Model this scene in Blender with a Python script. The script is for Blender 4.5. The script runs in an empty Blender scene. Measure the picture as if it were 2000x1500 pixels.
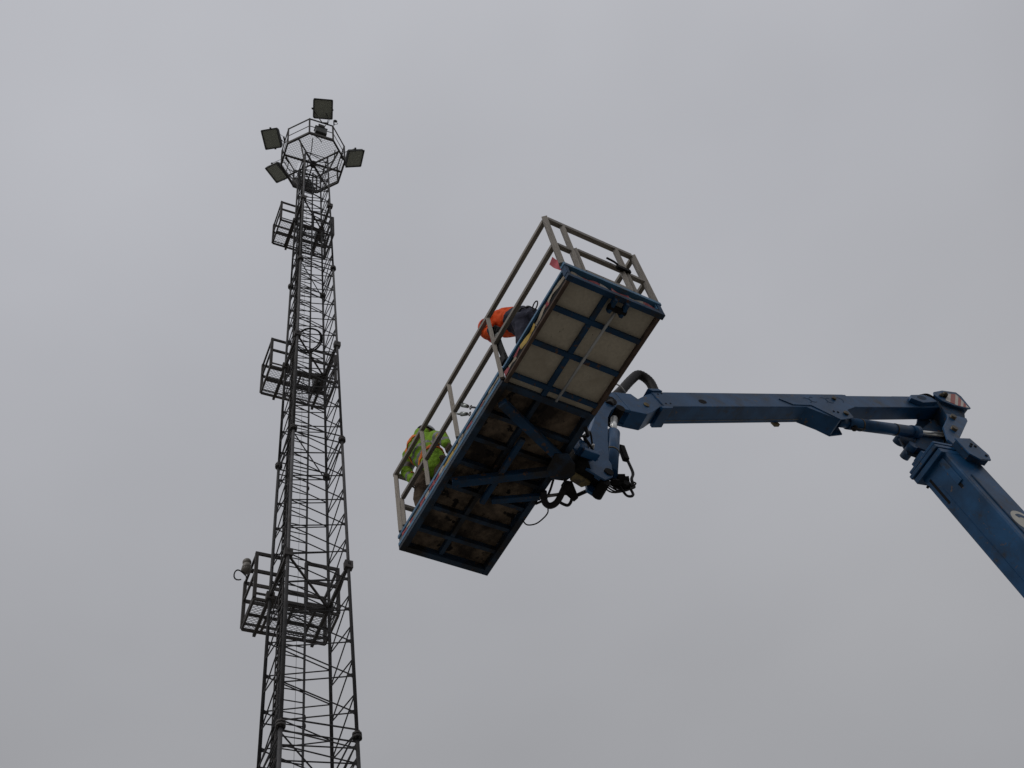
import bpy, bmesh, math, random
from mathutils import Vector, Matrix, Quaternion, noise
R = math.radians
random.seed(7)
C = bpy.context.scene.collection
sc = bpy.context.scene

# ------------------------------------------------------------------ camera
EYE = Vector((0, 0, 1.6))
PITCH, ROLL, FOCAL_PX = 0.95325, -0.24827, 2167.6
fwd = Vector((0, math.cos(PITCH), math.sin(PITCH)))
r0 = Vector((1, 0, 0)); u0 = r0.cross(fwd)
rt = r0 * math.cos(ROLL) + u0 * math.sin(ROLL)
up = -r0 * math.sin(ROLL) + u0 * math.cos(ROLL)
cam_data = bpy.data.cameras.new('camera')
cam = bpy.data.objects.new('camera', cam_data); C.objects.link(cam)
cam.matrix_world = Matrix(((rt.x, up.x, -fwd.x, EYE.x), (rt.y, up.y, -fwd.y, EYE.y),
                           (rt.z, up.z, -fwd.z, EYE.z), (0, 0, 0, 1)))
cam_data.sensor_width = 36.0
cam_data.lens = 36.0 * FOCAL_PX / 2000.0
cam_data.clip_start = 0.05; cam_data.clip_end = 5000
sc.camera = cam

# ------------------------------------------------------------------ sky: an even overcast layer in front of a Nishita sky
SUN_EL, SUN_AZ = 48.0, 215.0          # degrees; azimuth clockwise from +Y
world = bpy.data.worlds.new('World'); sc.world = world; world.use_nodes = True
nt = world.node_tree; N = nt.nodes; Lk = nt.links
N.clear()
out = N.new('ShaderNodeOutputWorld'); bg = N.new('ShaderNodeBackground')
sky = N.new('ShaderNodeTexSky'); sky.sky_type = 'NISHITA'; sky.sun_disc = False
sky.sun_elevation = R(SUN_EL); sky.sun_rotation = R(SUN_AZ)
sky_s = N.new('ShaderNodeMixRGB'); sky_s.blend_type = 'MULTIPLY'; sky_s.inputs[0].default_value = 1.0
sky_s.inputs[2].default_value = (0.09, 0.09, 0.09, 1)
Lk.new(sky.outputs[0], sky_s.inputs[1])
tc = N.new('ShaderNodeTexCoord'); sx = N.new('ShaderNodeSeparateXYZ')
Lk.new(tc.outputs['Generated'], sx.inputs[0])
ramp = N.new('ShaderNodeValToRGB')               # overcast luminance: three times brighter overhead than at the horizon
e = ramp.color_ramp.elements
e[0].position = 0.0; e[0].color = (0.215, 0.218, 0.226, 1)
e[1].position = 1.0; e[1].color = (0.515, 0.522, 0.555, 1)
m_ = ramp.color_ramp.elements.new(0.6); m_.color = (0.372, 0.374, 0.390, 1)
m2_ = ramp.color_ramp.elements.new(0.85); m2_.color = (0.460, 0.466, 0.498, 1)
Lk.new(sx.outputs['Z'], ramp.inputs[0])
ns = N.new('ShaderNodeTexNoise'); ns.inputs['Scale'].default_value = 1.7; ns.inputs['Detail'].default_value = 4.0
ns.inputs['Roughness'].default_value = 0.45
mp = N.new('ShaderNodeMapping'); mp.inputs['Scale'].default_value = (1.0, 1.0, 1.8); mp.inputs['Location'].default_value = (1.7, 0.4, 0.2)
Lk.new(tc.outputs['Generated'], mp.inputs[0]); Lk.new(mp.outputs[0], ns.inputs['Vector'])
mr = N.new('ShaderNodeMapRange'); mr.inputs['From Min'].default_value = 0.3; mr.inputs['From Max'].default_value = 0.7
mr.inputs['To Min'].default_value = 0.90; mr.inputs['To Max'].default_value = 1.08
Lk.new(ns.outputs['Fac'], mr.inputs[0])
cl = N.new('ShaderNodeMixRGB'); cl.blend_type = 'MULTIPLY'; cl.inputs[0].default_value = 1.0
Lk.new(ramp.outputs[0], cl.inputs[1]); Lk.new(mr.outputs[0], cl.inputs[2])
mix = N.new('ShaderNodeMixRGB'); mix.inputs[0].default_value = 0.95
Lk.new(sky_s.outputs[0], mix.inputs[1]); Lk.new(cl.outputs[0], mix.inputs[2])
Lk.new(mix.outputs[0], bg.inputs[0]); bg.inputs[1].default_value = 1.0
Lk.new(bg.outputs[0], out.inputs[0])

sun_d = bpy.data.lights.new('sun', 'SUN'); sun_d.energy = 0.75; sun_d.angle = R(40); sun_d.color = (1.0, 0.97, 0.93)
sun = bpy.data.objects.new('sun', sun_d); C.objects.link(sun)
sd = Vector((math.sin(R(SUN_AZ)) * math.cos(R(SUN_EL)), math.cos(R(SUN_AZ)) * math.cos(R(SUN_EL)), math.sin(R(SUN_EL))))
sun.rotation_euler = sd.to_track_quat('Z', 'Y').to_euler()
sc.view_settings.view_transform = 'Standard'; sc.view_settings.look = 'None'
sc.view_settings.exposure = 0.0; sc.view_settings.gamma = 1.0; sc.view_settings.use_curve_mapping = False

# ------------------------------------------------------------------ materials
MATS = {}
def mat(name, col, rough=0.6, metal=0.0, spec=0.4, var=0.25, scale=6.0, wear=None, wear_at=0.62, wear_scale=3.0, bump=0.0, bump_scale=40.0,
        stain=None, stain_at=0.55, stain_scale=2.0, each=0.0):
    m = bpy.data.materials.new(name); m.use_nodes = True
    t = m.node_tree; n = t.nodes; l = t.links
    b = n['Principled BSDF']; b.inputs['Roughness'].default_value = rough
    b.inputs['Metallic'].default_value = metal; b.inputs['Specular IOR Level'].default_value = spec
    co = n.new('ShaderNodeTexCoord')
    no = n.new('ShaderNodeTexNoise'); no.inputs['Scale'].default_value = scale; no.inputs['Detail'].default_value = 6
    l.new(co.outputs['Object'], no.inputs['Vector'])
    rg = n.new('ShaderNodeValToRGB'); el = rg.color_ramp.elements
    el[0].position = 0.3; el[1].position = 0.7
    el[0].color = tuple(c * (1 - var) for c in col) + (1,); el[1].color = tuple(min(1, c * (1 + var)) for c in col) + (1,)
    l.new(no.outputs['Fac'], rg.inputs[0]); cur = rg.outputs[0]
    for (wc, at, ws, soft) in ((stain, stain_at, stain_scale, 0.16), (wear, wear_at, wear_scale, 0.03)):
        if wc is None: continue
        n2 = n.new('ShaderNodeTexNoise'); n2.inputs['Scale'].default_value = ws; n2.inputs['Detail'].default_value = 9
        n2.inputs['Roughness'].default_value = 0.65
        mp2 = n.new('ShaderNodeMapping'); mp2.inputs['Location'].default_value = (ws, 3.1, at * 7)
        l.new(co.outputs['Object'], mp2.inputs[0]); l.new(mp2.outputs[0], n2.inputs['Vector'])
        r2 = n.new('ShaderNodeValToRGB'); q = r2.color_ramp.elements
        q[0].position = at; q[1].position = at + soft
        q[0].color = (0, 0, 0, 1); q[1].color = (1, 1, 1, 1)
        l.new(n2.outputs['Fac'], r2.inputs[0])
        mx = n.new('ShaderNodeMixRGB'); l.new(r2.outputs[0], mx.inputs[0]); l.new(cur, mx.inputs[1])
        mx.inputs[2].default_value = tuple(wc) + (1,); cur = mx.outputs[0]
    if each:                                    # every piece weathers a little differently
        oi = n.new('ShaderNodeObjectInfo'); mr_ = n.new('ShaderNodeMapRange')
        mr_.inputs['To Min'].default_value = 1 - each; mr_.inputs['To Max'].default_value = 1 + each
        l.new(oi.outputs['Random'], mr_.inputs[0])
        mm = n.new('ShaderNodeMixRGB'); mm.blend_type = 'MULTIPLY'; mm.inputs[0].default_value = 1.0
        l.new(cur, mm.inputs[1]); l.new(mr_.outputs[0], mm.inputs[2]); cur = mm.outputs[0]
    l.new(cur, b.inputs['Base Color'])
    if bump:
        nb = n.new('ShaderNodeTexNoise'); nb.inputs['Scale'].default_value = bump_scale; nb.inputs['Detail'].default_value = 5
        l.new(co.outputs['Object'], nb.inputs['Vector'])
        bp = n.new('ShaderNodeBump'); bp.inputs['Strength'].default_value = bump; bp.inputs['Distance'].default_value = 0.02
        l.new(nb.outputs['Fac'], bp.inputs['Height']); l.new(bp.outputs[0], b.inputs['Normal'])
    MATS[name] = m
    return m
mat('blue_paint', (0.009, 0.066, 0.165), rough=0.42, spec=0.36, var=0.34, scale=3.2, stain=(0.026, 0.034, 0.046), stain_at=0.54, stain_scale=4.0,
    wear=(0.10, 0.08, 0.07), wear_at=0.635, wear_scale=11, bump=0.05)
mat('blue_frame', (0.009, 0.043, 0.098), rough=0.6, spec=0.25, var=0.3, scale=4, stain=(0.030, 0.030, 0.032), stain_at=0.5, stain_scale=4.0,
    wear=(0.10, 0.055, 0.035), wear_at=0.60, wear_scale=12, bump=0.1)
mat('blue_grimy', (0.015, 0.036, 0.068), rough=0.6, spec=0.3, var=0.35, scale=4, stain=(0.012, 0.010, 0.009), stain_at=0.43, stain_scale=3.0,
    wear=(0.06, 0.032, 0.02), wear_at=0.62, wear_scale=14, bump=0.15)
mat('blue_board', (0.065, 0.175, 0.300), rough=0.5, var=0.2, scale=5, stain=(0.13, 0.12, 0.11), stain_at=0.56, stain_scale=6.0,
    wear=(0.13, 0.07, 0.045), wear_at=0.64, wear_scale=16, bump=0.1)
mat('board_grey', (0.200, 0.185, 0.165), rough=0.7, var=0.3, scale=8, stain=(0.09, 0.11, 0.14), stain_at=0.52, stain_scale=7.0, bump=0.1)
mat('rail_metal', (0.235, 0.21, 0.18), each=0.14, rough=0.55, metal=0.3, var=0.28, scale=14, stain=(0.085, 0.068, 0.052), stain_at=0.50, stain_scale=9, bump=0.05)
mat('plywood', (0.44, 0.385, 0.295), each=0.13, rough=0.75, var=0.10, scale=30, stain=(0.35, 0.30, 0.225), stain_at=0.48, stain_scale=1.9,
    wear=(0.06, 0.045, 0.03), wear_at=0.665, wear_scale=7, bump=0.15, bump_scale=90)
mat('plywood_dirty', (0.16, 0.117, 0.080), each=0.3, rough=0.8, spec=0.2, var=0.3, scale=14, stain=(0.030, 0.022, 0.017), stain_at=0.42, stain_scale=2.3,
    wear=(0.012, 0.009, 0.008), wear_at=0.58, wear_scale=5, bump=0.25, bump_scale=70)
mat('rust_edge', (0.085, 0.055, 0.040), rough=0.85, var=0.4, scale=12, bump=0.3)
mat('mast_steel', (0.062, 0.061, 0.063), each=0.4, rough=0.65, metal=0.1, spec=0.25, var=0.3, scale=5, stain=(0.030, 0.026, 0.024), stain_at=0.52, stain_scale=3)
mat('platform_steel', (0.058, 0.053, 0.050), each=0.3, rough=0.65, metal=0.2, var=0.3, scale=7, stain=(0.045, 0.032, 0.025), stain_at=0.52, stain_scale=6)
mat('grating_steel', (0.10, 0.10, 0.10), rough=0.6, metal=0.3, var=0.2)
mat('cable_black', (0.014, 0.014, 0.015), rough=0.5, var=0.2)
mat('hose_rubber', (0.014, 0.012, 0.012), rough=0.6, spec=0.25, var=0.3, scale=20, bump=0.2)
mat('greasy_steel', (0.009, 0.008, 0.0075), rough=0.7, metal=0.0, spec=0.12, var=0.5, scale=15, stain=(0.035, 0.026, 0.014), stain_at=0.60, stain_scale=9, bump=0.2)
mat('pin_steel', (0.075, 0.062, 0.042), rough=0.45, metal=0.6, var=0.4, scale=30)
mat('chrome', (0.80, 0.80, 0.77), rough=0.30, metal=0.75, var=0.03)
mat('rod_steel', (0.42, 0.42, 0.41), rough=0.4, metal=0.5, var=0.1)
mat('yellow_lug', (0.16, 0.12, 0.05), rough=0.6, var=0.4, scale=18, stain=(0.05, 0.04, 0.03), stain_at=0.5, stain_scale=9)
mat('tape_red', (0.33, 0.055, 0.065), rough=0.6, var=0.3, scale=20, wear=(0.30, 0.26, 0.22), wear_at=0.60, wear_scale=14)
mat('tape_white', (0.42, 0.37, 0.32), rough=0.6, var=0.2, scale=20, wear=(0.30, 0.08, 0.08), wear_at=0.64, wear_scale=11)
mat('tape_beige', (0.32, 0.27, 0.20), rough=0.65, var=0.25, scale=16, wear=(0.10, 0.10, 0.11), wear_at=0.62, wear_scale=13)
mat('tape_yellow', (0.50, 0.33, 0.055), rough=0.6, var=0.22, scale=14, wear=(0.07, 0.05, 0.03), wear_at=0.60, wear_scale=18)
mat('sign_red', (0.42, 0.11, 0.09), rough=0.45, var=0.1)
mat('sign_white', (0.62, 0.56, 0.50), rough=0.45, var=0.1)
mat('emblem_white', (0.60, 0.58, 0.52), rough=0.5, var=0.1)
mat('pink_plastic', (0.75, 0.16, 0.19), rough=0.5, var=0.15)
mat('lamp_body', (0.060, 0.062, 0.060), rough=0.5, metal=0.3, var=0.2)
mat('lamp_rim', (0.05, 0.05, 0.048), rough=0.5, metal=0.2, var=0.2)
mat('lamp_reflector', (0.42, 0.42, 0.36), rough=0.5, metal=0.2, var=0.35, scale=5)
mat('dome_plastic', (0.20, 0.185, 0.165), rough=0.5, var=0.1)
mat('orange_cloth', (0.80, 0.095, 0.016), rough=0.85, spec=0.2, var=0.18, scale=10, bump=0.3, bump_scale=25)
mat('navy_cloth', (0.040, 0.042, 0.066), rough=0.85, spec=0.2, var=0.25, scale=10, bump=0.35, bump_scale=25)
mat('lime_cloth', (0.235, 0.42, 0.038), rough=0.85, spec=0.2, var=0.18, scale=10, bump=0.3, bump_scale=25)
mat('brown_cloth', (0.095, 0.068, 0.048), rough=0.9, spec=0.2, var=0.3, scale=12, bump=0.35, bump_scale=25)
mat('grey_stripe', (0.20, 0.20, 0.20), rough=0.5, var=0.12)
mat('strap_orange', (0.80, 0.20, 0.03), rough=0.8, var=0.12)
mat('strap_black', (0.016, 0.016, 0.018), rough=0.8, var=0.2)
mat('skin', (0.42, 0.24, 0.17), rough=0.6, var=0.08)
mat('hair', (0.05, 0.035, 0.025), rough=0.8, var=0.2)
mat('eye_dark', (0.03, 0.025, 0.02), rough=0.2, var=0.1)
mat('glove', (0.035, 0.034, 0.036), rough=0.8, var=0.3)
mat('boot', (0.04, 0.03, 0.024), rough=0.7, var=0.3)
mat('helmet_grey', (0.25, 0.26, 0.29), rough=0.4, var=0.1)
mat('helmet_orange', (0.75, 0.075, 0.018), rough=0.5, var=0.12)
mat('aluminium', (0.34, 0.36, 0.35), rough=0.35, metal=0.7, var=0.15)
mat('gravel', (0.215, 0.207, 0.192), rough=0.95, var=0.25, scale=0.5, stain=(0.17, 0.163, 0.15), stain_at=0.5, stain_scale=0.15, bump=0.5, bump_scale=30)
mat('concrete', (0.32, 0.31, 0.29), rough=0.9, var=0.15, scale=3, bump=0.2)
mat('tyre', (0.02, 0.02, 0.02), rough=0.85, var=0.2, scale=10)
mat('hole_shade', (0.006, 0.006, 0.007), rough=0.9, var=0.1)  # near-black colour standing in for the shade inside holes, slots and gaps
# thin lamp glass
def glass_mat():
    m = bpy.data.materials.new('lamp_glass'); m.use_nodes = True
    b = m.node_tree.nodes['Principled BSDF']
    b.inputs['Base Color'].default_value = (0.55, 0.57, 0.48, 1); b.inputs['Specular IOR Level'].default_value = 0.6
    b.inputs['Transmission Weight'].default_value = 0.6; b.inputs['IOR'].default_value = 1.45
    n = m.node_tree.nodes.new('ShaderNodeTexNoise'); n.inputs['Scale'].default_value = 6
    r = m.node_tree.nodes.new('ShaderNodeMapRange'); r.inputs['To Min'].default_value = 0.1; r.inputs['To Max'].default_value = 0.45
    m.node_tree.links.new(n.outputs['Fac'], r.inputs[0]); m.node_tree.links.new(r.outputs[0], b.inputs['Roughness'])
    MATS['lamp_glass'] = m
glass_mat()

# ------------------------------------------------------------------ mesh helpers
class MB:
    """collects shapes; build() links them as ONE mesh object"""
    def __init__(s): s.v = []; s.f = []; s.sm = []
    def add(s, vs, fs, smooth=False):
        o = len(s.v); s.v += [Vector(p) for p in vs]
        for f in fs: s.f.append([o + i for i in f]); s.sm.append(smooth)
        return s
    def box(s, c, ax, ay, az):
        """centre and three half-extent vectors"""
        c, ax, ay, az = Vector(c), Vector(ax), Vector(ay), Vector(az)
        vs = [c + ax * i + ay * j + az * k for k in (-1, 1) for j in (-1, 1) for i in (-1, 1)]
        return s.add(vs, [(0, 2, 3, 1), (4, 5, 7, 6), (0, 1, 5, 4), (2, 6, 7, 3), (0, 4, 6, 2), (1, 3, 7, 5)])
    def abox(s, x0, x1, y0, y1, z0, z1):
        return s.box(((x0 + x1) / 2, (y0 + y1) / 2, (z0 + z1) / 2), ((x1 - x0) / 2, 0, 0), (0, (y1 - y0) / 2, 0), (0, 0, (z1 - z0) / 2))
    def beam(s, p, q, w, h, upv=(0, 0, 1)):
        p, q = Vector(p), Vector(q); d = (q - p); L = d.length; d.normalize()
        sd_ = d.cross(Vector(upv))
        if sd_.length < 1e-4: sd_ = d.cross(Vector((1, 0, 0)))
        sd_.normalize(); u_ = sd_.cross(d)
        return s.box((p + q) / 2, d * L / 2, sd_ * w / 2, u_ * h / 2)
    def tube(s, pts, r, seg=8, cap=True):
        pts = [Vector(p) for p in pts]; rs = r if isinstance(r, (list, tuple)) else [r] * len(pts)
        d0 = (pts[1] - pts[0]).normalized()
        a = d0.cross(Vector((0, 0, 1)))
        if a.length < 1e-3: a = d0.cross(Vector((1, 0, 0)))
        a.normalize(); vs = []; fs = []
        for i, p in enumerate(pts):
            if i == 0: d = d0
            elif i == len(pts) - 1: d = (pts[i] - pts[i - 1]).normalized()
            else: d = ((pts[i + 1] - pts[i]).normalized() + (pts[i] - pts[i - 1]).normalized()).normalized()
            a = (a - d * a.dot(d)).normalized(); b = d.cross(a)
            for k in range(seg):
                t = 2 * math.pi * k / seg; vs.append(p + (a * math.cos(t) + b * math.sin(t)) * rs[i])
        for i in range(len(pts) - 1):
            for k in range(seg):
                fs.append((i * seg + k, i * seg + (k + 1) % seg, (i + 1) * seg + (k + 1) % seg, (i + 1) * seg + k))
        s.add(vs, fs, True)
        if cap:
            n_ = len(pts)
            o = len(s.v) - len(vs)
            s.f.append([o + k for k in range(seg)][::-1]); s.sm.append(False)
            s.f.append([o + (n_ - 1) * seg + k for k in range(seg)]); s.sm.append(False)
        return s
    def prism(s, poly, fr, y0, y1):
        """polygon (a, t) in the frame fr(a, y, t), extruded from y0 to y1"""
        n_ = len(poly)
        vs = [fr(a, y0, t) for a, t in poly] + [fr(a, y1, t) for a, t in poly]
        fs = [tuple(range(n_)), tuple(range(2 * n_ - 1, n_ - 1, -1))]
        fs += [(i, i + n_, (i + 1) % n_ + n_, (i + 1) % n_) for i in range(n_)]
        return s.add(vs, fs)
    def ball(s, c, r, seg=12, rings=8, sq=(1, 1, 1)):
        c = Vector(c); vs = []; fs = []
        for i in range(rings + 1):
            th = math.pi * i / rings
            for k in range(seg):
                ph = 2 * math.pi * k / seg
                vs.append(c + Vector((r * sq[0] * math.sin(th) * math.cos(ph), r * sq[1] * math.sin(th) * math.sin(ph), r * sq[2] * math.cos(th))))
        for i in range(rings):
            for k in range(seg):
                fs.append((i * seg + k, (i + 1) * seg + k, (i + 1) * seg + (k + 1) % seg, i * seg + (k + 1) % seg))
        return s.add(vs, fs, True)
    def mesh(s, name, m):
        me = bpy.data.meshes.new(name); me.from_pydata([tuple(p) for p in s.v], [], s.f)
        me.polygons.foreach_set('use_smooth', s.sm)
        bm = bmesh.new(); bm.from_mesh(me); bmesh.ops.recalc_face_normals(bm, faces=bm.faces); bm.to_mesh(me); bm.free()
        for x in (m if isinstance(m, (list, tuple)) else [m]): me.materials.append(MATS[x])
        me.update(); return me
    def build(s, name, m, parent=None, bevel=0.0):
        o = bpy.data.objects.new(name, s.mesh(name, m)); C.objects.link(o)
        if parent is not None: o.parent = parent
        if bevel:
            b = o.modifiers.new('bevel', 'BEVEL'); b.width = bevel; b.segments = 2; b.limit_method = 'ANGLE'; b.angle_limit = R(40)
        return o
def empty(name, loc, rz=0):
    o = bpy.data.objects.new(name, None); C.objects.link(o); o.location = loc; o.rotation_euler = (0, 0, rz); o.empty_display_size = 0.3
    return o
def tag(o, label=None, cat=None, group=None, kind=None):
    if label: o['label'] = label
    if cat: o['category'] = cat
    if group: o['group'] = group
    if kind: o['kind'] = kind
    return o
def copy_obj(src, parent=None, mw=None):
    c = src.copy(); C.objects.link(c); c.parent = parent
    if mw is not None: c.matrix_local = mw
    return c
UNIT = {}
def unit_bar(m, seg=6):
    """shared unit tube along +Z, radius 1, length 1"""
    if (m, seg) not in UNIT: UNIT[(m, seg)] = MB().tube([(0, 0, 0), (0, 0, 1)], 1.0, seg).mesh('bar', m)
    return UNIT[(m, seg)]
def bar(name, p, q, r, m, parent, seg=6):
    p, q = Vector(p), Vector(q); d = q - p
    o = bpy.data.objects.new(name, unit_bar(m, seg)); C.objects.link(o); o.parent = parent
    rot = d.to_track_quat('Z', 'Y')
    o.matrix_local = Matrix.Translation(p) @ rot.to_matrix().to_4x4() @ Matrix.Diagonal((r, r, d.length, 1))
    return o
def unit_box(m):
    if ('box', m) not in UNIT: UNIT[('box', m)] = MB().abox(-.5, .5, -.5, .5, 0, 1).mesh('bar', m)
    return UNIT[('box', m)]
def sqbar(name, p, q, w, h, m, parent, upv=(0, 0, 1)):
    """square tube from p to q as one object sharing the unit box"""
    p, q = Vector(p), Vector(q); d = q - p; L = d.length; d.normalize()
    x = d.cross(Vector(upv))
    if x.length < 1e-4: x = d.cross(Vector((1, 0, 0)))
    x.normalize(); y = d.cross(x)
    o = bpy.data.objects.new(name, unit_box(m)); C.objects.link(o); o.parent = parent
    M = Matrix(((x.x * w, y.x * h, d.x * L, p.x), (x.y * w, y.y * h, d.y * L, p.y), (x.z * w, y.z * h, d.z * L, p.z), (0, 0, 0, 1)))
    o.matrix_local = M
    return o
def spline(pts, n=8):
    """Catmull-Rom through the points"""
    P = [Vector(p) for p in pts]; P = [P[0] * 2 - P[1]] + P + [P[-1] * 2 - P[-2]]; o = []
    for i in range(1, len(P) - 2):
        for k in range(n):
            t = k / n
            o.append(0.5 * ((2 * P[i]) + (P[i + 1] - P[i - 1]) * t + (2 * P[i - 1] - 5 * P[i] + 4 * P[i + 1] - P[i + 2]) * t * t
                            + (3 * P[i] - P[i - 1] - 3 * P[i + 1] + P[i + 2]) * t ** 3))
    o.append(P[-2]); return o

# ------------------------------------------------------------------ ground
g = MB(); S = 2000
g.add([(-S, -S, 0), (S, -S, 0), (S, S, 0), (-S, S, 0)], [(0, 1, 2, 3)])
tag(g.build('ground', 'gravel'), kind='structure')

# ------------------------------------------------------------------ the lattice mast
MX, MY, MROT = -4.156, 12.844, R(35)
mast = empty('lighting_mast', (MX, MY, 0), MROT)
tag(mast, 'tall dark steel lattice mast with three side platforms and an octagonal floodlight crown', 'mast')
def side(z): return 1.12 - 0.0207 * (z - 11.8)
def corner(k, z):
    s_ = side(z) / 2
    return Vector(((-s_, -s_), (s_, -s_), (s_, s_), (-s_, s_))[k] + (z,))
JOINTS = [0.0, 4.9, 12.01, 19.10, 26.20, 33.25]
TOPZ = JOINTS[-1]
# concrete footing
MB().abox(-1.3, 1.3, -1.3, 1.3, -0.3, 0.18).build('footing', 'concrete', mast, bevel=0.02)
# flange: two plates and a ring of bolts, shared mesh
fl = MB().tube([(0, 0, -0.045), (0, 0, -0.006)], 0.072, 10).tube([(0, 0, 0.006), (0, 0, 0.045)], 0.072, 10)
for k in range(6):
    a_ = k * math.pi / 3
    fl.tube([(0.054 * math.cos(a_), 0.054 * math.sin(a_), -0.07), (0.054 * math.cos(a_), 0.054 * math.sin(a_), 0.07)], 0.011, 5)
flange_me = fl.mesh('flange', 'platform_steel')
for j in range(len(JOINTS) - 1):
    z0, z1 = JOINTS[j], JOINTS[j + 1]
    for k in range(4):
        r_ = 0.034 - 0.0022 * j
        leg = MB().tube([corner(k, z0 + (0.18 if j == 0 else 0)), corner(k, z1)], r_, 8).build('leg', 'mast_steel', mast)
        if z1 < TOPZ:
            f_ = bpy.data.objects.new('flange', flange_me); C.objects.link(f_); f_.parent = leg
            dirv = (corner(k, z1) - corner(k, z0)).normalized()
            f_.matrix_local = Matrix.Translation(corner(k, z1)) @ dirv.to_track_quat('Z', 'Y').to_matrix().to_4x4()
# single lacing on the four faces; gussets at the nodes
gus_me = MB().add([(0, 0, -0.055), (0.10, 0, -0.012), (0.10, 0, 0.012), (0, 0, 0.055), (0, 0.006, -0.055), (0.10, 0.006, -0.012), (0.10, 0.006, 0.012), (0, 0.006, 0.055)],
    [(0, 1, 2, 3), (7, 6, 5, 4), (0, 4, 5, 1), (1, 5, 6, 2), (2, 6, 7, 3), (3, 7, 4, 0)]).mesh('gusset', 'mast_steel')
def lacing(za, zb, target):
    n_ = max(2, round((zb - za) / 0.68)); st = (zb - za - 0.16) / n_
    for face in range(4):
        a_, b_ = face, (face + 1) % 4
        # nodes alternate between the two legs of a face
        for i in range(n_):
            zl = za + 0.08 + i * st; zm = zl + st / 2; zu = zl + st
            A0, B0, A1 = corner(a_, zl), corner(b_, zm), corner(a_, zu)
            if target is None:
                bar('brace', A0, B0, 0.0118, 'mast_steel', mast, 5)
                bar('brace', B0, A1, 0.0118, 'mast_steel', mast, 5)
                if i % 1 == 0:
                    d = (corner(a_, zm) - corner(b_, zm)).normalized()
                    gq = bpy.data.objects.new('gusset', gus_me); C.objects.link(gq); gq.parent = mast
                    zax = (corner(b_, zu) - corner(b_, zl)).normalized(); yax = zax.cross(d).normalized(); xax = yax.cross(zax)
                    gq.matrix_local = Matrix(((xax.x, yax.x, zax.x, B0.x), (xax.y, yax.y, zax.y, B0.y), (xax.z, yax.z, zax.z, B0.z), (0, 0, 0, 1)))
            else:
                target.tube([A0, B0], 0.0118, 5); target.tube([B0, A1], 0.0118, 5)
low = MB()
lacing(0.3, 4.9, low); lacing(4.9, 11.25, low)
tag(low.build('lower_bracing', 'mast_steel', mast), kind='stuff')
lacing(11.33, 12.01, None)
for za, zb in ((12.01, 19.10), (19.10, 26.20), (26.20, 33.25)): lacing(za, zb, None)
# ring and plan bracing at the section joints
for z in JOINTS[2:]:
    for face in range(4):
        for dz in (-0.10, 0.12):
            if z + dz > TOPZ: continue
            bar('ring_bar', corner(face, z + dz), corner((face + 1) % 4, z + dz), 0.014, 'mast_steel', mast, 5)
    bar('plan_brace', corner(0, z - 0.13), corner(2, z - 0.13), 0.013, 'mast_steel', mast, 5)
# ladder inside the far face
def lad(x, z): return Vector((x, side(z) / 2 - 0.10, z))
ladder = MB().beam(lad(0.07, 0.2), lad(0.07, TOPZ - 0.1), 0.028, 0.042, (0, 1, 0)).build('ladder', 'mast_steel', mast)
MB().beam(lad(-0.33, 0.2), lad(-0.33, TOPZ - 0.1), 0.028, 0.042, (0, 1, 0)).build('stringer', 'mast_steel', ladder)
z = 11.3
while z < TOPZ - 0.2:
    bar('rung', lad(-0.33, z), lad(0.07, z), 0.0105, 'mast_steel', ladder, 5); z += 0.226
lowr = MB(); z = 11.3 - 0.226
while z > 0.3: lowr.tube([lad(-0.33, z), lad(0.07, z)], 0.0105, 5); z -= 0.226
tag(lowr.build('lower_rungs', 'mast_steel', ladder), kind='stuff')
# cable tray with its cables on the left face, and a conduit beside the near leg
def tr(y, z, dx=0.05): return Vector((-side(z) / 2 + dx, y, z))
tray = MB()
for y in (-0.10, 0.10): tray.beam(tr(y, 0.2), tr(y, TOPZ - 0.3), 0.012, 0.055, (0, 1, 0))
z = 0.4
while z < TOPZ - 0.3:
    tray.beam(tr(-0.10, z), tr(0.10, z), 0.022, 0.010); z += 0.15
tray = tray.build('cable_tray', 'platform_steel', mast)
for i, (y, r_) in enumerate(((-0.066, 0.015), (0.004, 0.014), (0.062, 0.017))):
    pts = []; z = 0.3; k = 0
    while z < TOPZ - 0.3 - i * 0.2:
        pts.append(tr(y + 0.010 * math.sin(z * 1.7 + i * 2), z, 0.075 + 0.006 * math.sin(z * 2.3 + i))); z += 0.5
    MB().tube(pts, r_, 6).build('cable', 'cable_black', tray)
cond = []
z = 0.3
while z < TOPZ - 0.4: cond.append(Vector((-side(z) / 2 + 0.005, -side(z) / 2 + 0.085, z))); z += 1.0
MB().tube(cond, 0.016, 8).build('conduit', 'mast_steel', mast)
zc = 12.5
for k in range(7):
    sqbar('step_bolt', (-side(zc) / 2 - 0.09, 0.06, zc), (-side(zc) / 2 + 0.05, 0.06, zc), 0.016, 0.016, 'mast_steel', mast); zc += 2.9
MB().tube([(-0.16, 0.16, 0.3), (-0.15, 0.15, 14), (-0.13, 0.13, TOPZ - 0.2)], 0.0035, 4).build('fall_arrest_wire', 'cable_black', mast)
# maintenance clutter: clamps and bundles on the stringer
for z in (12.9, 18.5, 13.05): MB().ball(lad(0.085, z), 0.028, 7, 5, (1, 1, 2.2)).build('cable_clamp', 'platform_steel', ladder)

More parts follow.
